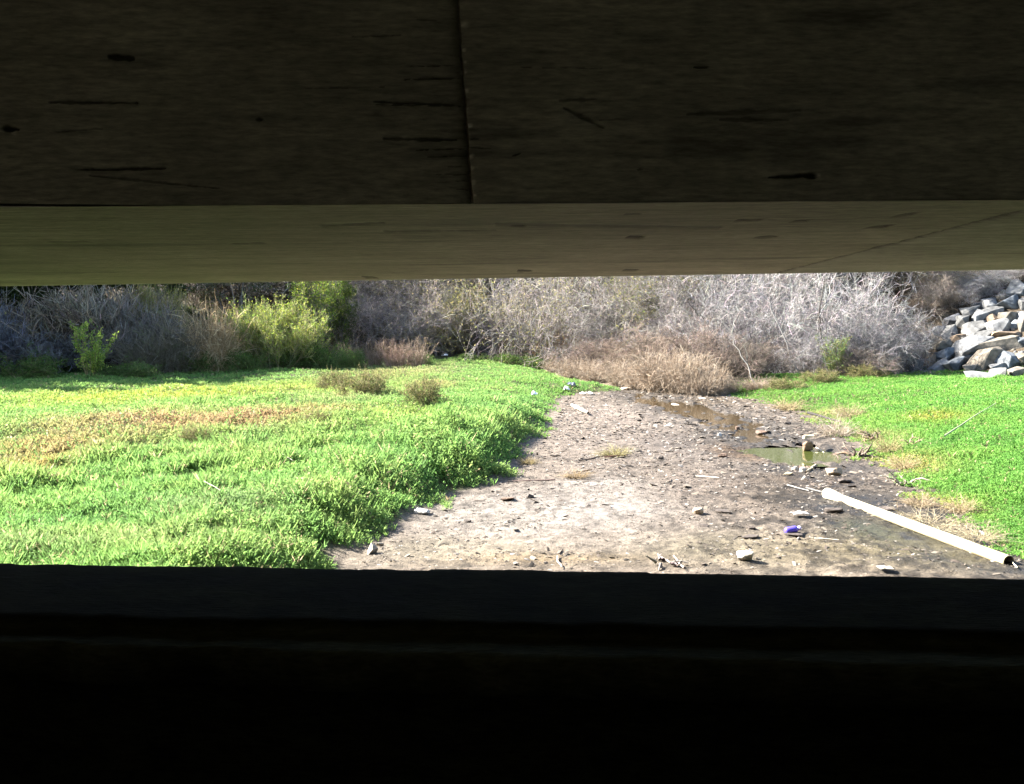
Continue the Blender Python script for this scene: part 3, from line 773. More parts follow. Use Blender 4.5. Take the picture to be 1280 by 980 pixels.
# --- background scrub on the slope
back = [('tree1', -70, 41.5, 260, 150, 'dark broad tree at the far left edge under the soffit'),
        ('tree1', 70, 40.0, 230, 250, 'dark tree behind the pale brushwood at the left'),
        ('tree1', 205, 45, 200, 250, 'dark tree behind the brushwood with the yellow-green top'),
        ('grey0', 300, 50, 240, 290, 'dark grey scrub in shade behind the thin pale trunks'),
        ('olive0', 440, 54, 220, 290, 'olive scrub behind the shaded grey-lilac shrub'),
        ('olive1', 530, 58, 200, 290, 'tan olive scrub at the top, above the middle of the dry weed clumps'),
        ('grey2', 620, 60, 200, 285, 'grey scrub at the top right behind the pale yellow-green shrub'),
        ('olive0', 700, 60, 200, 290, 'greenish scrub at the top above the orange shrub'),
        ('olive1', 780, 54, 210, 285, 'mixed grey and olive scrub up above the reddish reeds'),
        ('olive0', 860, 48, 200, 285, 'olive scrub up behind the silver branches above the far puddle'),
        ('grey1', 940, 46, 210, 280, 'silver scrub at the top between olive scrub and the pale leaning limb'),
        ('grey2', 1030, 46, 210, 280, 'silver scrub at the top behind the feathery green plant'),
        ('grey2', 1110, 44, 200, 280, 'grey scrub at the top left of the tan olive tree'),
        ('olive1', 1180, 42, 150, 290, 'tan olive tree above the upper left corner of the rock heap'),
        ('olive0', 1250, 46, 160, 290, 'olive scrub at the top right behind the silver mat over the rocks'),
        ('grey0', 1340, 46, 200, 280, 'grey scrub at the far right edge above the boulders'),
        ('olive1', 690, 45, 110, 300, 'tan-grey scrub seen over the orange-brown shrub, in front of the greenish scrub'),
        ('grey0', 800, 41, 120, 300, 'grey scrub between the reeds and the soffit, left of the pale leaning limb'),
        ('olive0', 835, 39.5, 110, 300, 'yellow-flecked olive scrub just under the soffit above the puddle'),
        ('grey2', 915, 38.5, 130, 300, 'silver scrub just under the soffit, right of the yellow-flecked olive one'),
        ('grey1', 1000, 38.5, 130, 300, 'silver scrub just under the soffit behind the largest silver-white shrub'),
        ('grey2', 1080, 38, 130, 300, 'silver scrub just under the soffit above the blue-grey shrub'),
        ('olive1', 1150, 39, 110, 300, 'tan scrub just under the soffit left of the tan olive tree'),
        ('olive1', 1215, 40, 100, 300, 'tan scrub just under the soffit behind the silver mat')]
for k, px, d, w, top, lab in back:
    plant(k, px, d, w * (1.1 if k.startswith('tree') else 1.5), top, lab, 'tree' if k.startswith('tree') else 'shrub', GH, hmin=5.0)
mid = [('grey0', 455, 49, 170, 335, 'grey-lilac shrub half in shade behind the dry weeds', (1.05, 1.02, 1.1)),
       ('olive1', 520, 49, 130, 345, 'tan and grey shrub just right of the shaded grey-lilac one', (1.5, 1.42, 1.42)),  # raised tints on the central shrubs make up for blocked sun
       ('olive0', 585, 50, 150, 352, 'pale yellow-green shrub in the middle of the far slope', (1.6, 1.55, 1.2)),
       ('brown', 625, 49, 140, 392, 'low brown shrub with a dark hollow above the white bag', (.9, .9, .95)),
       ('grey0', 655, 50, 130, 355, 'arching grey shrub above the white bag', (1.35, 1.33, 1.36)),
       ('grey1', 640, 48, 66, 412, 'small pale drooping twig mound beside the dark hollow', (1, 1, 1.02)),
       ('rust', 700, 46, 90, 410, 'low orange-brown shrub at the end of the grass', (1.5, 1.3, 1.1)),
       ('olive1', 715, 50, 140, 350, 'pale olive shrub rising behind the orange-brown shrub', (1.3, 1.28, 1.15)),
       ('brown', 752, 39, 110, 418, 'brown tangled shrub behind the left reeds of the creek', (1.1, 1.05, 1.1)),
       ('grey0', 770, 42, 150, 372, 'broad grey shrub above the brown tangled shrub', (1, 1, 1.02)),
       ('brown', 812, 34, 120, 410, 'brown-grey shrub behind the tall tan reeds', (1.2, 1.15, 1.15)),
       ('grey0', 850, 36, 150, 350, 'grey twiggy shrub upslope of the far puddle', (1, .98, 1)),
       ('brown', 872, 31, 130, 405, 'reddish grey tangle right behind the reeds at the puddle', (1.15, 1.1, 1.15)),
       ('grey1', 905, 34, 160, 362, 'silver shrub with drooping sprays over the puddle', (.95, .95, .97)),
       ('brown', 935, 30, 120, 420, 'dark brown tangle at the left end of the right-hand grass', (.85, .85, .9)),
       ('grey2', 975, 33, 170, 352, 'largest silver-white shrub above the right bank', (1, 1, 1.02)),
       ('grey1', 1010, 31, 110, 402, 'low silver shrub left of the feathery green plant', (.85, .85, .88)),
       ('grey1', 1050, 33, 150, 345, 'tall silver-white shrub behind the feathery green plant', (1.05, 1.05, 1.08)),
       ('grey0', 1095, 31, 140, 375, 'blue-grey shrub right of the feathery green plant', (.75, .78, .85)),
       ('grey0', 1135, 33, 110, 385, 'dark blue-grey shrub leaning on the rock heap', (.6, .64, .72)),
       ('brown', 1075, 30, 120, 430, 'low dark tangle behind the feathery green plant', (.8, .82, .9)),
       ('brown', 1165, 35.5, 70, 365, 'small brownish shrub at the top left of the rock heap', (1.5, 1.4, 1.25))]
for k, px, d, w, top, lab, t in mid:
    plant(k, px, d, w, top, lab, 'shrub', GB, t)
for k, px, b, w, h, lab, t in [('grey1', 1240, 358, 80, 26, 'silver twig mat hanging over the top of the rock heap', (1.5, 1.5, 1.5)), ('grey2', 1272, 349, 60, 24, 'silver twigs over the crowning boulder at the frame edge', (1.5, 1.5, 1.5)),
                            ('grey0', 1180, 390, 70, 56, 'grey-brown shrub behind the upper left boulders', (1.1, 1.0, .9)), ('olive1', 1200, 368, 70, 45, 'tan bush between the grey-brown shrub and the silver twig mat', (1.35, 1.25, 1.1)), ('grey1', 1222, 372, 60, 26, 'pale twigs spilling between the tan bush and the long white boulder', (1.1, 1.1, 1.15)),
                            ('olive1', 1165, 362, 80, 50, 'tan-green bush at the top just left of the tan bush', (1.1, 1.0, .85))]:
    plantG(k, px, b, w, h, lab, 'shrub', GB, t)
# --- undergrowth closing the slope between the shrubs
def undergrowth(n=30000):
    x = rng.uniform(-26, 32, n); y = rng.uniform(34, 62, n)
    yb = np.interp(x, [-60, -16, -9, 0, 4, 7, 12, 16, 60], [37, 38, 46, 50, 44, 34, 32.5, 37, 40])
    s_ = (x - 15.4) * .8 + (y - 33) * .6
    k = (y > yb) & ((x < 13) | (y > 36.3)); x, y = x[k], y[k]; n = len(x)
    b = np.stack([x, y, ground(x, y) - .05], 1)
    cl = np.clip(.9 + 1.2 * fbm(x * .35, y * .35, 3, 77), .3, 2.0)
    P, R = grow(b, rng.normal(size=(n, 3)) * .6 + np.array([0, 0, 1]), cl * rng.uniform(.4, 1.3, n), 5, .2, -.05, np.full(n, .018), .4)
    tone = fbm(x * .25, y * .25, 3, 78)
    C = np.where((tone > .1)[:, None], cvar((.17, .155, .14), n), cvar((.15, .13, .085), n))
    q = tips(P, .3); q = q[rng.integers(0, len(q), 26000)]; m = len(q)
    return join([tubes(P, R, C), leaves(q + rng.normal(size=q.shape) * .1, .09, cmix([(.12, .13, .05), (.17, .15, .07), (.09, .11, .035)], [3, 3, 2], m))])
o = obj('undergrowth', mesh('undergrowth', *undergrowth()), M_LEAF)
tag(o, 'tangled dry undergrowth covering the slope between the shrubs', 'undergrowth', kind='stuff')
# --- left side in the shade
GL = 'brushwood in the shade at the left'
for k, px, d, w, top, lab, t in [  # tints darkened, some bluish, to put shade into the colour
        ('brush1', -14, 34, 130, 375, 'bare shrub tinted bluish grey for shade at the left edge of the view', (0.58, 0.65, 0.83)),
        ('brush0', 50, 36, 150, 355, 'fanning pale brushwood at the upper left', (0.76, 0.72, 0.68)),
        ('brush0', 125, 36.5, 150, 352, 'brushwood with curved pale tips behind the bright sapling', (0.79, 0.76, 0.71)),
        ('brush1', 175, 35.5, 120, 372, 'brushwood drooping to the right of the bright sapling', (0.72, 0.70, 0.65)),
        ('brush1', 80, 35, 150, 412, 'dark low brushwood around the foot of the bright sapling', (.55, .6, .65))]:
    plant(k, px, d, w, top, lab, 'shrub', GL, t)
plant('yellow', 195, 38, 70, 352, 'yellow-green topped shrub high in the brushwood', 'shrub', GL, (1, 1, 1))
plant('reedgrey', 222, 35, 80, 392, 'grey-tan reed clump under the yellow-green topped shrub', 'reeds', None, (1, 1, 1))
plant('reedgrey', 190, 34.5, 80, 415, 'low grey reed clump drooping onto the shaded grass', 'reeds', None, (.9, .9, .9))
plant('reed0', 272, 35.4, 74, 384, 'golden tan reed clump left of the yellow-green shrub', 'reeds', None, (1.45, 1.3, 1.0))
plant('weed', 308, 37, 60, 400, 'greyish dry stems between the golden reeds and the yellow-green shrub', 'weeds')
plant('yellow', 318, 36.8, 60, 382, 'paler green half-dry shrub beside the golden reeds', 'shrub', None, (.95, 1.15, 1.1))
plant('yellow', 350, 36.4, 112, 378, 'bright yellow-green shrub in sun at the left bank', 'shrub', None, (1.05, 1.2, 1.0))
plant('tree0', 300, 44, 130, 280, 'thin pale trunks of a dark tree behind the yellow-green shrub', 'tree')
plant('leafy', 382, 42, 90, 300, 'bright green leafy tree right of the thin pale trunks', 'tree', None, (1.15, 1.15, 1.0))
plant('leafy', 425, 45, 70, 330, 'dark green leafy tree in shade beside the bright leafy one', 'tree', None, (.5, .55, .5))  # tint lowered so the colour itself carries the shade
plant('sapling', 112, 31.5, 50, 402, 'bright green sapling with leaf colour brightened against the shade', 'sapling')
for px, d, w, top, lab in [(400, 37, 60, 425, 'green shrub at the right foot of the yellow-green shrub'), (436, 37, 46, 432, 'small bright green shrub by the dry weeds'), (368, 36.5, 50, 432, 'dark green low shrub under the yellow-green shrub'),
                           (255, 35, 60, 435, 'dark green low shrub below the golden reeds'), (310, 35.5, 70, 432, 'dark green trailing shrub below the greyish dry stems'), (40, 32.5, 90, 438, 'dark weedy shrub left of the bright sapling'),
                           (530, 39, 30, 440, 'dark green bush at the right end of the dry weeds'), (160, 32, 80, 450, 'shaded green mound right of the bright sapling'), (640, 44, 60, 439, 'green weed mound under the brown shrub hollow'), (590, 45, 80, 440, 'shaded green mound under the pale yellow-green shrub'),
                           (675, 43, 50, 442, 'green weed mound right of the white bag')]:
    plant('lowgreen', px, d, w, top, lab, 'shrub', 'low green shrubs')
for px, b, w, h, lab, t in [(432, 456, 34, 28, 'tan dry weed clump at the left end of the weed row', (1.2, 1.1, 1)), (464, 459, 44, 32, 'greyish dry weeds second from the left end of the row', (1.15, 1.1, 1.05)), (492, 461, 40, 38, 'pinkish dry weeds in the middle of the row', (1.3, 1.15, 1.15)), (518, 459, 44, 38, 'tallest tan dry weeds at the right of the row', (1.2, 1.15, 1.1))]:
    plantG('weed', px, b, w, h, lab, 'weeds', 'row of dry weeds', t)
for px, b, w, h, lab in [(415, 489, 46, 28, 'brownish low bush at the left on the hummock'), (450, 495, 66, 34, 'dark olive bush in the middle of the grassy bank'), (527, 505, 52, 36, 'rounded olive bush near the top of the bank'), (248, 556, 44, 26, 'grey-green bush in the reddish patch'), (395, 528, 40, 16, 'greyish small bush above the reddish patch'),
                           (300, 572, 30, 12, 'dark small bush in the reddish patch, right of the grey-green one'), (505, 541, 40, 12, 'olive bush on the bank below the rounded olive one'), (1022, 478, 50, 18, 'dark olive low bush left of the feathery plant'), (1085, 472, 50, 18, 'olive low bush right of the feathery plant'), (985, 487, 50, 16, 'green-brown low bush at the crest of the right bank')]:
    plantG('olivelow', px, b, w, h, lab, 'shrub', 'low olive bushes', (.85, .85, .8))
def limb(pts, r, c, label):
    P = np.array([[(px - 640) / 1050 * d, d, 2.2 + (412 - .011 * (px - 640) - py) / 1050 * d] for px, py, d in pts])
    t = np.linspace(0, len(P) - 1, 14); Q = np.stack([np.interp(t, np.arange(len(P)), P[:, i]) for i in range(3)], 1)
    Q[1:-1] += rng.normal(size=(12, 3)) * .04
    o = thing('bare_branch', label, 'branch', tuple(Q[0]))
    Rr = r * .7 * np.linspace(1, .35, 14); c = tuple(.72 * k for k in c)
    V, f, C = tubes((Q - Q[0])[None], Rr[None], np.array([c]), 7)
    obj('limb', mesh('limb', V, f, C, True), M_TWIG, o)
    p, dd, rad = kids((Q - Q[0])[None], Rr[None], 14, .15, 1, .7, .6, .15)
    P2, R2 = grow(p, dd, np.full(len(p), 1.0) * rng.uniform(.3, 1.2, len(p)), 5, .2, -.02, rad * .5, .3)
    obj('side_branches', mesh('side_branches', *tubes(P2, R2, cvar(c, len(p)))), M_TWIG, o)
for pts, r, c, lab in [([(1018, 470, 30.2), (1024, 395, 30.6), (1034, 372, 30.8), (1050, 325, 31.2)], .045, (.32, .3, .28), 'pale leaning limb rising to the soffit left of the feathery plant'),
                       ([(1002, 470, 30.2), (962, 382, 30.4), (948, 360, 30.6), (940, 352, 30.6)], .035, (.32, .3, .28), 'pale crooked branch in the middle of the silver thicket'),
                       ([(950, 490, 27.2), (930, 450, 27.6), (915, 418, 28.0), (900, 395, 28.3)], .03, (.3, .28, .25), 'pale fallen branch leaning left above the dark brown tangle'),
                       ([(905, 500, 26.8), (888, 478, 27.0), (868, 455, 27.3), (850, 430, 27.6)], .022, (.36, .31, .24), 'straight tan stem leaning out of the reeds at the puddle'),
                       ([(1030, 465, 30.0), (1026, 420, 30.3), (1024, 388, 30.4), (1030, 350, 30.8)], .06, (.09, .075, .065), 'dark upright trunk behind the pale leaning limb'),
                       ([(905, 450, 31.0), (880, 400, 32.0), (862, 378, 32.0), (838, 350, 32.5)], .03, (.1, .085, .075), 'dark slanting branch above the tall reeds')]:
    limb(pts, r, c, lab)
plant('feather', 1044, 29.3, 36, 420, 'feathery light green plant with an orange withered foot', 'plant')
# --- reeds along the water
for k, px, d, w, top, lab in [('reed1', 700, 41, 40, 446, 'small tan reed tuft behind the plank'), ('reed1', 725, 37, 60, 446, 'tan reeds behind the grass tongue, at the left'), ('reed1', 752, 34.5, 60, 452, 'low tan reeds behind the tip of the grass tongue'),
                              ('reed0', 783, 31.5, 60, 448, 'tan reeds at the left end of the far puddle'), ('reed1', 806, 30, 60, 455, 'drooping tan reeds behind the orange water edge'), ('reed0', 830, 28.8, 70, 436, 'tall upright tan reeds in the middle of the puddle edge'),
                              ('reed0', 855, 28.0, 70, 438, 'tallest reeds at the puddle, full and golden'), ('reed1', 880, 27.2, 66, 452, 'leaning tan reeds near the right end of the puddle'), ('reed1', 905, 27.6, 40, 470, 'short tan reed tuft where the right grass begins'),
                              ('reed1', 950, 27.5, 50, 470, 'sparse pale reeds on the crest of the right bank')]:
    plant(k, px, d, w, top, lab, 'reeds', 'tan reeds along the far puddle', (.98, .93, .9))
# --- trees at the left that shade the bank
for px, d, w, top, lab in [(-310, 29.0, 440, 60, 'nearest of the shade trees left of the view'), (-233, 33.0, 270, 180, 'low broad shade tree just outside the left edge'), (-72, 39.0, 300, 60, 'shade tree next to the dark broad tree at the left edge'), (-330, 37, 260, 140, 'farthest left shade tree outside the view')]:
    plant('tree1', px, d, w, top, lab, 'tree', 'shade trees at the left')

# ------------------------------------------------------------------ grass
GRED, GDRY = (.24, .16, .085), (.27, .235, .12)
gzones = [(60, 585, 90, 12, (.25, .18, .08), .8), (130, 560, 120, 16, GRED, .55), (240, 556, 120, 16, GRED, .85), (330, 552, 60, 12, GRED, .85), (400, 540, 60, 10, (.25, .17, .08), .7), (440, 515, 50, 10, GDRY, .6),
          (20, 605, 60, 10, (.28, .17, .07), .7), (500, 470, 70, 8, GDRY, .7), (450, 480, 60, 8, (.19, .17, .07), .7), (540, 490, 30, 8, (.3, .21, .11), .6), (400, 500, 50, 10, (.2, .22, .08), .5),
          (180, 510, 120, 14, (.24, .27, .035), .7), (300, 500, 160, 14, (.24, .27, .05), .5), (60, 470, 120, 10, (.07, .16, .04), .6), (500, 540, 60, 16, (.22, .27, .06), .6),
          (100, 690, 200, 14, (.19, .24, .10), .6), (300, 690, 120, 10, (.14, .24, .06), .4), (270, 645, 90, 14, (.17, .22, .10), .5),
          (1130, 560, 40, 12, (.3, .27, .09), .8), (1170, 600, 36, 14, (.28, .27, .07), .7), (1080, 530, 30, 10, (.3, .26, .12), .7), (1250, 690, 50, 20, (.2, .24, .05), .6), (1170, 525, 30, 6, (.28, .24, .05), .7), (1000, 505, 50, 7, (.3, .26, .12), .8),
          (960, 490, 40, 8, (.13, .2, .05), .6), (690, 480, 40, 6, (.10, .2, .04), .5), (1090, 480, 60, 5, (.10, .17, .03), .5)]

def grass(side):
    N = 800000
    # density falls off with distance: sample y log-uniformly, x evenly
    y = np.exp(rng.uniform(math.log(4.6), math.log(50 if side < 0 else 36), N))
    if side < 0:
        u = rng.uniform(-.78, .2, N); x = u * y
        d = xl(y) - x
    else:
        u = rng.uniform(.1, 1.0, N); x = u * y
        d = x - xr(y)
    d = d + .22 * fbm(x * .9, y * .9, 3, 5) + .1 * fbm(x * 3, y * 3, 2, 6)
    clump = fbm(x * 1.6, y * 1.6, 4, 131)
    edge = d + .5 * clump - .05 + (.22 if side > 0 else 0)
    keep = edge > rng.uniform(0, .35, N)
    if side < 0:
        keep &= (y < 47 - 3 * vnoise(x, y, 3))
    else:
        keep &= y < np.interp(x, [4, 8, 14, 17, 40], [29.3, 31, 32, 32.2, 31.8]) + clump
        s = (x - 15.4) * .8 + (y - 33) * .6
        keep &= s < .3 + .4 * clump
    # stay inside the budget
    idx = np.nonzero(keep)[0]
    want = 165000 if side < 0 else 118000
    if len(idx) > want: idx = rng.choice(idx, want, replace=False)
    x, y, d, clump = x[idx], y[idx], d[idx], clump[idx]
    n = len(x)
    z = ground(x, y)
    big = fbm(x * .5, y * .5, 3, 141)
    lod = np.clip((y / 9) ** .62, .8, 2.8)
    h = (.125 + .055 * clump + .045 * big) * np.clip(.45 + d * .9, .45, 1) * (1.0 if side < 0 else .62)
    h = h * rng.uniform(.55, 1.35, n) * np.interp(y, [8, 14, 20, 30], [1, 1.1, .85, .8])
    if side < 0: h = h * (1 + .6 * np.exp(-((d - 1.1) / .8) ** 2) * np.interp(y, [8, 11, 17, 22], [.2, 1, 1, 0]))
    h = h * (1 + .35 * np.clip(fbm(x * 2.6, y * 2.6, 3, 145) * 1.6, -.9, 1.2))
    h = np.maximum(h, .03)
    tone = np.clip(.5 + .55 * clump + .35 * big + .16 * rng.normal(size=n), 0, 1)[:, None]
    a, b, c = np.array([.10, .205, .058]), np.array([.142, .26, .068]), np.array([.2, .28, .08])
    if side > 0: a, b, c = np.array([.085, .21, .045]), np.array([.115, .255, .05]), np.array([.15, .275, .055])
    Cb = np.where(tone < .5, a + (b - a) * tone * 2, b + (c - b) * (tone - .5) * 2)
    Cz = zones(x, y, gzones, Cb, .3, 160)
    Cb = np.where((rng.uniform(size=n) < .85)[:, None], Cz, Cb)
    dry = rng.uniform(size=n) < .035
    Cb[dry] = np.array([.34, .28, .16]) * rng.uniform(.7, 1.2, (dry.sum(), 1))
    nl = 8
    az = rng.uniform(0, 6.28, (n, 1)) + np.arange(nl) * 2.4 + rng.normal(size=(n, nl)) * .4
    t = (np.arange(nl) + .5) / nl
    lean = rng.normal(size=(n, 1, 2)) * .28
    blade = (rng.uniform(size=n) < np.where((side < 0) & (y < 12) & (x < -3), .35, .12))[:, None]
    tt = np.where(blade, .05, t[None, :] * .8)
    Lf = np.where(blade, h[:, None] * rng.uniform(.7, 1.5, (n, nl)), (.022 + .10 * h[:, None]) * rng.uniform(.6, 1.4, (n, nl)) * lod[:, None] ** .6)
    Wf = np.where(blade, .007, .42 * Lf * .5) * np.where(blade, lod[:, None], 1)
    elev = np.where(blade, 1.9, rng.uniform(.1, 1.6, (n, nl)))
    base = np.stack([x[:, None] + lean[..., 0] * h[:, None] * tt, y[:, None] + lean[..., 1] * h[:, None] * tt, z[:, None] + h[:, None] * tt - .01], -1)
    dr_ = norm(np.stack([np.cos(az), np.sin(az), elev], -1))
    sd_ = norm(np.cross(dr_, norm(rng.normal(size=(n, nl, 3)) * .6 + np.array([0, 0, 1.0]))))
    L3, W3 = Lf[..., None], Wf[..., None]
    droop = np.array([0, 0, -1.0]) * L3 * .12
    V = np.stack([base, base + dr_ * L3 * .5 + sd_ * W3, base + dr_ * L3 + droop, base + dr_ * L3 * .5 - sd_ * W3], 2).reshape(-1, 3)
    Cc = Cb[:, None, :] * (1 + .14 * rng.normal(size=(n, nl, 1)))
    Cc = np.repeat(np.clip(Cc, .01, .6).reshape(-1, 3), 4, 0)
    return V, np.arange(len(V)).reshape(-1, 4), Cc
for side, lab in [(-1, 'lush sunlit green grass and weeds on the left bank'), (1, 'smooth bright green grass on the right bank below the rocks')]:
    V, f, C = grass(side)
    o = obj('grass', mesh('grass', V, f, C), M_LEAF)
    tag(o, lab, 'grass', kind='stuff')

# ------------------------------------------------------------------ litter on the creek bed
def litter_bits(n=70000):
    y = np.exp(rng.uniform(math.log(7.2), math.log(32), n)); x = rng.uniform(-2.5, 8.5, n)
    d = np.minimum(x - xl(y), xr(y) - x) - .05
    lump = fbm(x * 1.5, y * 1.5, 3, 200)
    k = (d > 0) & (lump + rng.uniform(-.5, .5, n) > -.1)
    for a, b, rx, ry, dp in POOLS:
        k &= ((x - a) / rx) ** 2 + ((y - b) / ry) ** 2 > .8 * rng.uniform(.3, 1.3, n)
    x, y = x[k], y[k]; n = len(x)
    s = rng.lognormal(-5.15, .5, n) * np.clip(y / 10, .9, 2.0)
    z = ground(x, y)
    # small crumpled flakes: a bent quad with a raised ridge
    a = rng.uniform(0, 6.28, n); el = rng.uniform(1.0, 3.2, n)
    dx = np.stack([np.cos(a), np.sin(a), rng.normal(size=n) * .25], 1) * (s * el)[:, None]
    dy = np.stack([-np.sin(a), np.cos(a), rng.normal(size=n) * .35], 1) * s[:, None]
    c = np.stack([x, y, z + s * .25], 1)
    rid = np.array([0, 0, 1.0]) * (s * rng.uniform(.2, .9, n))[:, None]
    V = np.stack([c - dx - dy * .6, c + dx * .8 - dy, c + dx + dy * .7, c - dx * .7 + dy, c + rid], 1).reshape(-1, 3)
    b = np.arange(n)[:, None] * 5
    f = np.concatenate([b + np.array([[0, 1, 4]]), b + np.array([[1, 2, 4]]), b + np.array([[2, 3, 4]]), b + np.array([[3, 0, 4]])])
    C = cmix([(.19, .17, .15), (.12, .10, .08), (.04, .034, .028), (.07, .055, .045), (.25, .23, .21)], [2, 4, 5, 4, .3], n)
    return V, f, np.repeat(C, 5, 0)
V, f, C = litter_bits()
o = obj('debris', mesh('debris', V, f, C), M_CHIP)
tag(o, 'fine leaf flakes and crumbs of dried mud strewn over the creek bed', 'debris', kind='stuff')

# ------------------------------------------------------------------ rocks
def rock_mesh(name, dims, colr, npts=16, bev=.05, flat=.0, seed=0, rough=.0, smooth_=False):
    r = np.random.default_rng(seed)
    bm = bmesh.new()
    for _ in range(npts):
        v = r.normal(size=3); v /= np.linalg.norm(v)
        v = np.sign(v) * np.abs(v) ** .7
        v *= r.uniform(.85, 1.1)
        bm.verts.new((v[0] * dims[0] / 2, v[1] * dims[1] / 2, v[2] * dims[2] / 2))
    res = bmesh.ops.convex_hull(bm, input=bm.verts)
    junk = [g for g in res['geom_interior'] if isinstance(g, bmesh.types.BMVert)]
    if junk: bmesh.ops.delete(bm, geom=junk, context='VERTS')
    bmesh.ops.dissolve_limit(bm, angle_limit=math.radians(14), verts=bm.verts, edges=bm.edges)
    if bev: bmesh.ops.bevel(bm, geom=list(bm.edges), offset=bev * min(dims), segments=2, affect='EDGES', profile=.6, clamp_overlap=True)
    bmesh.ops.triangulate(bm, faces=bm.faces)
    if rough:
        bmesh.ops.subdivide_edges(bm, edges=bm.edges, cuts=2, use_grid_fill=True)
        for v in bm.verts:
            k = rough * min(dims) * float(fbm(np.array([v.co.x / dims[0] * 3 + seed]), np.array([v.co.y / dims[1] * 3 + v.co.z / dims[2] * 2.3]), 4, seed)[0])
            v.co += v.co.normalized() * k
    me = bpy.data.meshes.new(name); bm.to_mesh(me); bm.free()
    C = np.tile(np.array([*colr, 1.0]), (len(me.vertices), 1))
    co = np.array([v.co[:] for v in me.vertices])
    C[:, :3] *= (1 + .22 * fbm(co[:, 0] / dims[0] * 4 + seed, co[:, 1] / dims[1] * 4 + co[:, 2] / dims[2] * 4, 3, seed))[:, None]
    a = me.attributes.new('Col', 'FLOAT_COLOR', 'POINT'); a.data.foreach_set('color', C.astype(np.float32).ravel())
    if smooth_: me.polygons.foreach_set('use_smooth', np.ones(len(me.polygons), bool))
    return me

PALE, TAN, GREYR, BLUE, ORNG, DARK, BRN = (.125, .125, .125), (.118, .104, .085), (.085, .084, .082), (.085, .094, .104), (.13, .094, .065), (.06, .06, .065), (.13, .11, .085)  # darkest tone paints shade into rocks under shrubs and in gaps
rocks = [  # zoom-window x, y, width, height, tilt in degrees, colour, label
    (1050, 215, 150, 130, 30, PALE, 'big pale boulder crowning the rock heap at the frame edge'), (985, 305, 190, 130, 15, BLUE, 'big blue-grey boulder just below the crowning one'), (855, 320, 165, 105, 20, PALE, 'long white boulder left of the big blue-grey one'),
    (760, 330, 110, 85, 30, DARK, 'dark stone standing in for a shadow gap left of the long white one'), (690, 372, 165, 100, 20, GREYR, 'grey boulder at the upper left shoulder of the heap'), (865, 382, 140, 95, 10, GREYR, 'grey boulder under the long white one'),  # first one fills a shadow gap with a dark-coloured stone
    (765, 430, 155, 110, 25, PALE, 'white and tan wedge-shaped boulder on the upper slope'), (650, 450, 125, 95, 10, GREYR, 'pale grey rock at the left edge of the upper slope'), (990, 412, 170, 120, 10, TAN, 'square tan boulder below the big blue-grey one'),
    (875, 440, 105, 85, 25, ORNG, 'small orange-tan rock beside the square tan boulder'), (735, 512, 200, 110, 15, GREYR, 'flat grey-tan boulder with a curved top'), (905, 505, 170, 130, 20, PALE, 'pale boulder in the middle below the small orange-tan rock'),
    (1012, 485, 105, 95, 0, BLUE, 'small blue-grey block under the square tan boulder'), (1085, 485, 80, 130, 0, TAN, 'tan boulder cut by the frame edge'), (535, 548, 190, 120, 25, GREYR, 'grey-tan boulder on the left edge halfway up'),
    (602, 580, 105, 95, 40, ORNG, 'orange rock on the left half of the slope'), (775, 570, 250, 105, 18, GREYR, 'long grey boulder with a dark underside'), (965, 560, 190, 80, 3, ORNG, 'flat orange-brown slab in the middle right'),
    (500, 640, 180, 100, 8, TAN, 'tan boulder at the left edge above the orange one'), (700, 645, 320, 155, 22, PALE, 'largest slab, pale grey, lying slanted across the middle'), (930, 645, 290, 150, 12, TAN, 'largest tan slab, right of the pale slanted slab'),
    (1082, 608, 80, 95, 0, BLUE, 'blue-grey block at the frame edge beside the largest tan slab'), (525, 702, 195, 95, 18, BLUE, 'grey wedge under the tan boulder at the left edge'), (385, 762, 125, 105, 30, ORNG, 'orange-tan boulder at the lower left corner of the heap'),
    (455, 805, 150, 105, 28, PALE, 'tilted whitish boulder at the grass edge, lower left'), (600, 775, 195, 115, 18, BLUE, 'white and blue boulder in the lowest course'), (690, 815, 140, 95, 25, TAN, 'tan rock in the lowest course right of the white and blue one'),
    (830, 745, 250, 150, 32, BRN, 'large brown boulder leaning in the lower course'), (895, 805, 120, 130, 60, PALE, 'upright whitish rock against the large brown boulder'), (990, 752, 130, 165, 75, BLUE, 'upright mottled blue-white boulder near the right'),
    (1075, 740, 100, 110, 0, BRN, 'brown-grey boulder at the right frame edge, lower course'), (760, 882, 190, 95, 5, PALE, 'low whitish rock half sunk in the grass'), (882, 858, 130, 85, 10, GREYR, 'dark grey low rock beside the sunken whitish one'),
    (1052, 858, 130, 85, 10, TAN, 'tan low rock in the grass at the right edge'), (255, 812, 80, 60, 0, DARK, 'small dark rock in the shade left of the heap'), (300, 768, 95, 75, 15, BLUE, 'small bluish rock in the shrub shade'),
    (470, 520, 110, 95, 20, DARK, 'shaded dark rock under the leaning blue-grey shrub'), (545, 445, 125, 105, 30, DARK, 'shaded blue-black boulder at the upper left edge'), (150, 772, 100, 70, 0, DARK, 'leftmost dark rock below the tangled shrub'),
    (1095, 330, 60, 110, 0, GREYR, 'grey rock at the frame edge below the crowning boulder'), (640, 735, 110, 80, 10, GREYR, 'small grey rock wedged under the largest pale slab'), (1090, 418, 70, 85, 0, PALE, 'pale rock at the frame edge beside the square tan boulder'), (940, 245, 90, 70, 20, TAN, 'small tan rock behind the top boulders')]
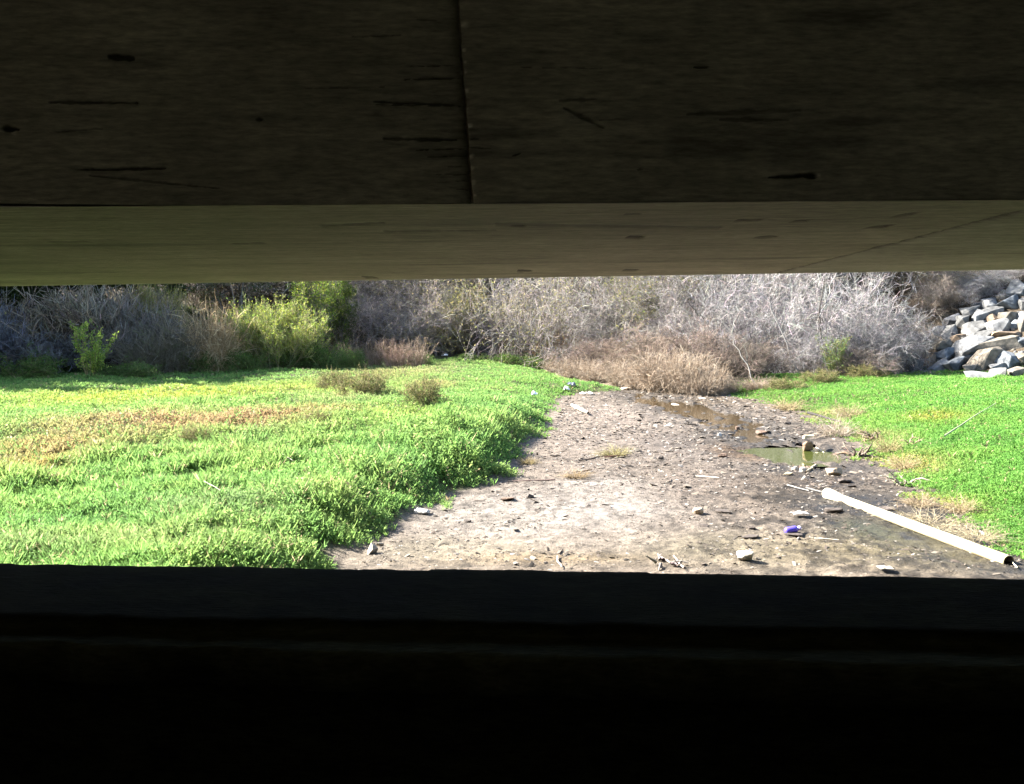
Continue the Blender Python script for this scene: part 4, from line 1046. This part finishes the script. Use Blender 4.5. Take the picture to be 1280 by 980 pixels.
for i, (zx, zy, w, h, tilt, c, lab) in enumerate(rocks):
    px, py = 1100 + zx / 6.122, 330 + zy / 6.122
    p = G(px, py); d = p[1]
    w_, h_ = w / 6.122 * d / 1050 * 1.16, h / 6.122 * d / 1050 * 1.24
    me = rock_mesh('boulder', (w_, (w_ + h_) * .55, h_), np.array(c) * 1.0, 15, .035, seed=300 + i, rough=.035)
    o = obj('boulder', me, M_ROCK, None, (p[0], p[1], p[2] + h_ * (.22 if zy > 840 else .06)))
    o.rotation_euler = (math.radians(rng.uniform(-12, 12)), -math.radians(tilt) * 1.0, math.radians(rng.uniform(-12, 12)))
    o.color = (1, 1, 1, 1)
    tag(o, lab, 'boulder', 'heap of boulders on the right bank')

# filler rubble between the boulders, a mass nobody could count
def rubble(n=420):
    parts = []
    for i in range(24):
        me = rock_mesh('tmp', (1, .9, .7), (1, 1, 1), 10, 0, seed=900 + i)
        co = np.array([v.co[:] for v in me.vertices]); fs = np.array([p.vertices[:] for p in me.polygons])
        parts.append((co, fs)); bpy.data.meshes.remove(me)
    out = []
    for i in range(n):
        px = rng.uniform(1118, 1330); py = rng.uniform(352, 475)
        lim = 470 - (px - 1130) * .72
        if py < lim: continue
        p = G(px, py)
        if (p[0] - 15.4) * .8 + (p[1] - 33) * .6 < .15: continue
        co, fs = parts[rng.integers(24)]
        s = rng.uniform(.15, .42); an = rng.uniform(0, 6.28); R = np.array([[math.cos(an), -math.sin(an), 0], [math.sin(an), math.cos(an), 0], [0, 0, 1]])
        C = np.tile(cmix([GREYR, TAN, BLUE, BRN], [2, 2, 1, 2], 1) * .9, (len(co), 1))
        out.append(((co * s) @ R.T + p, fs, C))
    return join(out)
V, f, C = rubble()
o = obj('rubble', mesh('rubble', V, f, C), M_ROCK)
tag(o, 'small broken stones filling the gaps of the boulder heap', 'rubble', kind='stuff')

def stone(px, py, w, h, c, label, name='stone', cat='stone', seed=0, rough=.06, bev=.12, m=None, npts=22, group=None, sm=True):
    p = G(px, py); d = p[1]
    w_, h_ = w * d / 1050, h * d / 1050
    o = obj(name, rock_mesh(name, (w_, w_ * .8, h_), tuple(.74 * k for k in c), npts, bev, seed=seed, rough=rough, smooth_=sm), m or M_STONE, None, (p[0], p[1], p[2] + h_ * .3))
    o.rotation_euler = (0, 0, rng.uniform(-.5, .5))
    return tag(o, label, cat, group)
stone(932, 699, 24, 15, (.45, .42, .33), 'rounded pale stone on the tan mud in the foreground', seed=1)
stone(873, 642, 15, 10, (.42, .33, .23), 'small tan stone on the grey mud uphill of the rounded pale one', seed=2)
stone(464, 692, 19, 17, (.38, .34, .29), 'angular pale stone at the foot of the left grass edge', seed=3, bev=.04, npts=12, sm=False)
stone(475, 682, 10, 6, (.3, .27, .22), 'tiny stone just behind the angular pale one', seed=33)
stone(527, 641, 22, 8, (.5, .48, .45), 'flat white stone at the edge of the left grass', seed=4)
stone(994, 588, 8, 7, (.5, .46, .4), 'smaller whitish stone of the pair near the wood block', seed=5)
stone(1004, 590, 11, 8, (.46, .41, .34), 'larger whitish stone of the pair near the wood block', seed=6)
stone(1043, 593, 22, 12, (.36, .27, .18), 'tan flat stone on the dark mud beyond the white pipe', seed=7)
stone(899, 546, 7, 7, (.6, .58, .55), 'white pebble in the wet mud between the two puddles', seed=8)
stone(985, 593, 14, 5, (.4, .33, .22), 'flat yellowish stone left of the whitish pair', seed=9)
stone(846, 508, 22, 5, (.42, .39, .33), 'flat pale stone breaking the surface of the far puddle', seed=10)
stone(783, 487, 16, 4, (.42, .34, .27), 'flat tan stone at the tip of the grass tongue', seed=11)
# mud clods and clumps
for i, (px, py, w, h, lab) in enumerate([(938, 662, 16, 11, 'black clod with a raised point above a dark crack'), (878, 658, 22, 7, 'flat black clod left of the pointed one'), (938, 671, 34, 5, 'long dark mud ridge under the pointed clod'),
        (905, 640, 30, 6, 'low dark ridge beside the small tan stone'), (1042, 640, 32, 13, 'bristly dark clump left of the white pipe'), (826, 574, 14, 9, 'small black clod in the middle of the grey mud'), (903, 571, 20, 11, 'brown pointed clod in front of the far puddle'),
        (952, 542, 22, 10, 'brown clump of debris between the two puddles'), (922, 537, 8, 9, 'small upright brown clod at the right end of the far puddle'), (985, 530, 14, 6, 'small brown clod below the dark stick'), (635, 625, 26, 9, 'dark clump of roots near the left grass'), (662, 622, 16, 9, 'reddish dark clump right of the root clump'),
        (1108, 637, 40, 9, 'dark mossy clod behind the middle of the pipe'), (1055, 602, 26, 9, 'grey-black clod under the tan flat stone'), (584, 652, 18, 6, 'dark crumb near the flat white stone'), (990, 668, 40, 5, 'dark ridge right under the purple bottle')]):
    stone(px, py, w * .75, h * .6, (.075, .06, .05) if i not in (6, 7, 8, 10) else (.13, .085, .06), lab, 'mud_clod', 'mud clod', seed=40 + i, rough=.22, bev=.05, npts=18, m=M_STONE, group='dark clods on the creek bed')

# ------------------------------------------------------------------ pipe
def lathe(prof, n=28):
    """prof: list of (axis position, radius) along +X, closed walk gives wall thickness"""
    prof = np.array(prof); a = np.arange(n) * 2 * math.pi / n
    V = np.stack([np.repeat(prof[:, 0], n), (prof[:, 1][:, None] * np.cos(a)).ravel(), (prof[:, 1][:, None] * np.sin(a)).ravel()], 1)
    f = []
    for i in range(len(prof) - 1):
        for j in range(n): f.append((i * n + j, i * n + (j + 1) % n, (i + 1) * n + (j + 1) % n, (i + 1) * n + j))
    return V, np.array(f)
def orient(o, A, B):
    d = Vector(B - A); o.location = Vector(A); o.rotation_euler = d.to_track_quat('X', 'Z').to_euler()
A = G(1261, 706); B = G(1034, 622)
A[2] = g1(A[0], A[1]) + .030; B[2] = g1(B[0], B[1]) + .052
L = np.linalg.norm(B - A)
pipe = thing('plastic_pipe', 'long white plastic pipe with a flared end lying in the mud', 'pipe')
orient(pipe, A, B)
r0 = .056
V, f = lathe([(.9, r0 - .006), (.0, r0 - .006), (.0, r0)] + [(q, r0) for q in np.linspace(.03, L - .34, 90)])
C = np.tile(np.array([.4, .35, .235]), (len(V), 1)) * 1.0
st = np.clip(fbm(V[:, 0] * 3, V[:, 1] * 30 + V[:, 2] * 17, 4, 501) * 1.5 - .05, 0, 1) * .7 + np.clip(-V[:, 2] / r0 - .1, 0, 1) * .55 + np.clip(fbm(V[:, 0] * 14, np.arctan2(V[:, 1], V[:, 2]) * 3, 3, 502) - .3, 0, 1) * .8
C = C * (1 - np.clip(st, 0, .85))[:, None] + np.array([.13, .095, .05]) * np.clip(st, 0, .85)[:, None]
C[:28 * 2] = (.12, .1, .075)
obj('barrel', mesh('barrel', V, f, C, True), M_PLASTIC, pipe)
V, f = lathe([(L - .34, r0), (L - .24, r0 + .004), (L - .12, r0 + .016), (L, r0 + .018), (L, r0 + .01), (L - .2, r0 + .004)])
obj('flared_end', mesh('flared_end', V, f, np.tile(np.array([.46, .43, .33]), (len(V), 1)), True), M_PLASTIC, pipe)

# ------------------------------------------------------------------ purple bottle
p = G(993, 668)
bot = thing('bottle', 'purple plastic bottle with a pale cap lying on the mud', 'bottle', (p[0] - .1, p[1], p[2] + .036))
bot.rotation_euler = (0, math.radians(-7), math.radians(12))
V, f = lathe([(0, .001), (.002, .022), (.012, .033), (.03, .036), (.10, .036), (.125, .034), (.145, .022), (.15, .015), (.163, .014)], 24)
obj('body', mesh('body', V, f, np.tile(np.array([.10, .07, .55]), (len(V), 1)), True), M_PLASTIC, bot)
V, f = lathe([(.150, .018), (.151, .024), (.178, .024), (.182, .021), (.183, .001)], 20)
obj('cap', mesh('cap', V, f, np.tile(np.array([.55, .5, .75]), (len(V), 1)), True), M_PLASTIC, bot)

# ------------------------------------------------------------------ sticks, planks, litter
def stick(a, b, r, c, label, name='stick', cat='stick', lift=.01, k=9, wob=.012, liftb=None, group=None):
    A, B = G(*a), G(*b)
    A[2] += lift + r; B[2] += (lift if liftb is None else liftb) + r
    t = np.linspace(0, 1, k)[:, None]
    P = (A * (1 - t) + B * t); L = np.linalg.norm(B - A)
    ph = rng.uniform(0, 6.28, (3, 2)); P += wob * L * np.stack([(np.sin(t[:, 0] * 3.5 + ph[i, 0]) + .5 * np.sin(t[:, 0] * 8 + ph[i, 1])) * np.sin(t[:, 0] * math.pi) for i in range(3)], 1) * np.array([1, 1, .4])
    P0 = P[0].copy(); P = P - P0
    V, f, C = tubes(P[None], (r * np.linspace(1, .6, k) * (1 + .15 * rng.normal(size=k)))[None], np.array([c]), 7)
    C = C * (1 + .2 * rng.normal(size=(len(C), 1)))
    o = obj(name, mesh(name, V, f, np.clip(C, .01, .9), True), M_WOOD, None, tuple(P0))
    return tag(o, label, cat, group)
stick((724, 577), (766, 570), .012, (.10, .075, .06), 'long dark twig on the pale mud beside a dry tuft', wob=.02)
stick((756, 573), (784, 570), .014, (.2, .11, .08), 'reddish twig at the right end of the long dark one', wob=.03)
stick((728, 591), (740, 589), .014, (.13, .09, .06), 'short brown stick below the long dark twig')
stick((1010, 526), (1051, 539), .032, (.03, .026, .024), 'straight black stick at the edge of the right grass', lift=.16, wob=.002)
stick((984, 608), (1011, 615), .010, (.26, .25, .23), 'white splinter pointing at the flared end of the pipe', wob=.008)
stick((1018, 675), (1048, 677), .008, (.6, .52, .42), 'thin pale straw right of the purple bottle', wob=.01)
stick((1008, 612), (1030, 618), .015, (.12, .115, .11), 'grey splinter in front of the flared pipe end', wob=.01)
stick((1272, 712), (1262, 701), .006, (.55, .5, .35), 'pale straw poking out of the open pipe end', liftb=.02)
stick((672, 461), (692, 455), .05, (.5, .44, .36), 'pale board end at the far tip of the grass', 'board', 'board', lift=.05, wob=.004)
stick((715, 509), (735, 519), .055, (.52, .46, .38), 'pale plank on the far mud below the white litter', 'plank', 'plank', wob=.003)
stick((1020, 562), (1034, 571), .01, (.5, .45, .3), 'yellow straw in the green puddle right of the wood block', lift=.03)
stick((345, 576), (366, 591), .005, (.36, .33, .26), 'thin pale twig on the left grass', lift=.16, wob=.02)
stick((256, 619), (276, 631), .004, (.36, .34, .26), 'thin straw on the near left grass', lift=.15, wob=.02)
stick((59, 542), (60, 568), .008, (.5, .47, .4), 'thin upright pale stalk in the left grass', lift=.05, liftb=.02)
stick((1180, 555), (1245, 512), .012, (.22, .25, .15), 'long fallen grey-green stem across the right grass', lift=.12, wob=.004)
stick((1020, 583), (1008, 592), .02, (.38, .3, .2), 'pale forked root piece in front of the green puddle', wob=.03)
stick((694, 601), (640, 603), .01, (.14, .09, .08), 'dark trailing root near the left grass edge', wob=.02)
stick((870, 597), (899, 599), .012, (.5, .43, .36), 'pale splinter on the grey mud', wob=.02)
stick((855, 712), (842, 697), .009, (.36, .3, .26), 'forked grey root end on the tan mud', wob=.03)
stick((838, 706), (822, 695), .009, (.33, .28, .25), 'grey root beside the forked root end', wob=.03)
stick((697, 698), (702, 712), .009, (.5, .42, .33), 'bent pale root at the ledge', wob=.05)

def snag(px, py, s, label, n=9, c=(.13, .1, .078), hgt=.5):
    p = G(px, py); d = p[1]; H = s * d / 1050
    a = rng.uniform(0, 6.28, n)
    b = np.stack([.08 * np.cos(a), .08 * np.sin(a), np.full(n, .02)], 1)
    P, R = grow(b, np.stack([np.cos(a), np.sin(a), rng.uniform(.1, 1, n) * hgt * 2], 1), H * rng.uniform(.4, 1.1, n), 7, .22, -.05, np.full(n, .022 * s / 30), .25)
    p2, d2, r2 = kids(P, R, 4, .3, 1, .6, .6, .1)
    P2, R2 = grow(p2, d2, H * .35 * rng.uniform(.4, 1.1, len(p2)), 4, .2, -.1, np.full(len(p2), .007), .4)
    o = thing('driftwood_root', label, 'driftwood', tuple(p))
    for q in range(n):
        V, f, C = join([tubes(P[q:q + 1], R[q:q + 1], cvar(c, 1), 6), tubes(P2[q * 4:q * 4 + 4], R2[q * 4:q * 4 + 4], cvar(np.array(c) * 1.2, 4))])
        obj('limb', mesh('limb', V, f, C), M_WOOD, o)
snag(1070, 571, 36, 'grey driftwood root beached right of the green puddle', 14)
snag(1094, 549, 26, 'small pale stump with dry stems at the grass edge', 10, (.17, .13, .095), .9)
snag(1140, 556, 18, 'small brown snag standing in the right grass', 7, (.2, .15, .1), .8)
snag(1130, 605, 26, 'pale bare twigs on the yellow edge of the right grass', 9, (.19, .165, .125), .5)
snag(830, 705, 22, 'tangle of grey roots on the tan mud near the ledge', 9, (.15, .13, .115), .4)
snag(1000, 585, 14, 'dark curled root at the near edge of the green puddle', 6, (.16, .12, .1), .4)

# wood block in the puddle
p = G(1010, 572)
blk = thing('wood_block', 'pale split wood block standing in the green puddle', 'wood block', (p[0], p[1], -.05))
obj('stump', rock_mesh('stump', (.20, .18, .30), (.22, .15, .10), 16, .05, seed=70, rough=.1), M_WOOD, blk, (0, 0, .08))
obj('top_slab', rock_mesh('top_slab', (.25, .18, .09), (.5, .4, .26), 14, .06, seed=71, rough=.04), M_WOOD, blk, (.01, 0, .27))

def scrap(px, py, w, h, c, label, seed, name='plastic_scrap', cat='litter', upright=.5):
    p = G(px, py); d = p[1]; w_, h_ = w * d / 1050, h * d / 1050
    n = 14
    gx, gy = np.meshgrid(np.linspace(-1, 1, n), np.linspace(-1, 1, n)); gx, gy = gx.ravel(), gy.ravel()
    ra = 1 - .25 * fbm(gx * 2 + seed, gy * 2, 3, seed)
    z = h_ * (.5 + .6 * fbm(gx * 1.7 + seed, gy * 1.7, 4, seed + 1)) * (1.15 - .8 * (gx ** 2 + gy ** 2) / 2) + .03
    V = np.stack([gx * w_ / 2 * ra, gy * w_ / 2 * .7 * ra, np.maximum(z, .004) + upright * 0], 1)
    me = mesh(name, V, grid_faces(n, n), np.tile(np.array(c), (len(V), 1)))
    o = obj(name, me, M_TRASH, None, tuple(p)); md = o.modifiers.new('thick', 'SOLIDIFY'); md.thickness = .003
    return tag(o, label, cat)
scrap(653, 444, 12, 12, (.75, .75, .78), 'crumpled white bag under the grey shrubs at the far grass', 400, 'plastic_bag')
scrap(708, 490, 7, 9, (.7, .68, .72), 'white scrap at the corner of the far grass and mud', 401)
scrap(714, 484, 11, 8, (.09, .10, .13), 'black and white wrapper behind the white corner scrap', 402)
scrap(668, 496, 7, 7, (.75, .76, .74), 'small white scrap lying in the far grass', 403)
scrap(556, 446, 8, 4, (.75, .72, .7), 'tiny white scrap by the dark green bush', 404)
scrap(733, 494, 16, 4, (.62, .58, .52), 'flat whitish scrap at the top of the creek mud', 405)
scrap(1000, 645, 20, 3, (.3, .285, .27), 'whitish flat flake left of the pipe', 406)
scrap(1107, 714, 18, 3, (.28, .25, .2), 'pale flat flake in the wet mud below the pipe', 407)

# dry tufts
def tuft(px, py, w, h, label, kind='drygrass', tint=(1, 1, 1)):
    p = G(px, py); d = p[1]; pr = PR[kind]
    o = thing(KINDN[kind], label, 'dry grass', tuple(p))
    sx = w * d / 1050 / pr.W; sz = h * d / 1050 / pr.H
    o.scale = (sx, sx, sz); o.rotation_euler = (0, 0, rng.uniform(0, 6))
    for pn, me in pr.parts:
        c = bpy.data.objects.new(pn, me); COL.objects.link(c); c.parent = o; c.color = (*tint, 1)
tuft(768, 570, 50, 14, 'yellow dry tuft on the pale mud behind the long twig', tint=(.8, .85, .5))
tuft(720, 596, 46, 8, 'low straw tuft left in the middle of the pale mud', tint=(.85, .75, .55))
tuft(1165, 655, 110, 20, 'flattened straw pile behind the middle of the pipe', 'straw')
tuft(1222, 672, 80, 20, 'straw pile by the near grass behind the pipe', 'straw')
tuft(1150, 632, 50, 16, 'thin straw at the grass edge above the straw pile', tint=(1, .95, .8))
tuft(1045, 545, 60, 26, 'pale straw tangle behind the driftwood root')
tuft(1110, 565, 44, 22, 'yellow straw tuft right of the driftwood root', tint=(.9, .9, .6))
tuft(660, 580, 30, 9, 'yellowish tuft at the foot of the grass mound', tint=(.8, .75, .45))
tuft(1060, 522, 46, 18, 'straggly straw at the edge of the right grass beyond the black stick', tint=(1, .95, .75))
tuft(1128, 585, 44, 18, 'straggly straw at the edge of the right grass, uphill of the bare twigs', tint=(1.05, 1, .75))
tuft(985, 512, 50, 14, 'low yellow straw along the mud right of the far puddle', tint=(1, .95, .7))
tuft(1200, 640, 44, 22, 'upright thin straw in the grass above the straw piles', tint=(1.1, 1.05, .85))
for px, py, h, lab in [(128, 545, 26, 'dark dry weed stalk at the left above the reddish patch'), (141, 543, 26, 'dark dry weed stalk, second above the reddish patch'), (160, 540, 24, 'bushy dark weed stalk above the reddish patch'), (182, 545, 28, 'tallest dark weed stalk above the reddish patch'), (368, 505, 22, 'brown weed stalk on the upper left bank')]:
    p = G(px, py); pr = PR['stalk']; o = thing('dry_weed', lab, 'weed', tuple(p)); s = h * p[1] / 1050 / pr.H
    o.scale = (s, s, s)
    for pn, me in pr.parts:
        c = bpy.data.objects.new(pn, me); COL.objects.link(c); c.parent = o
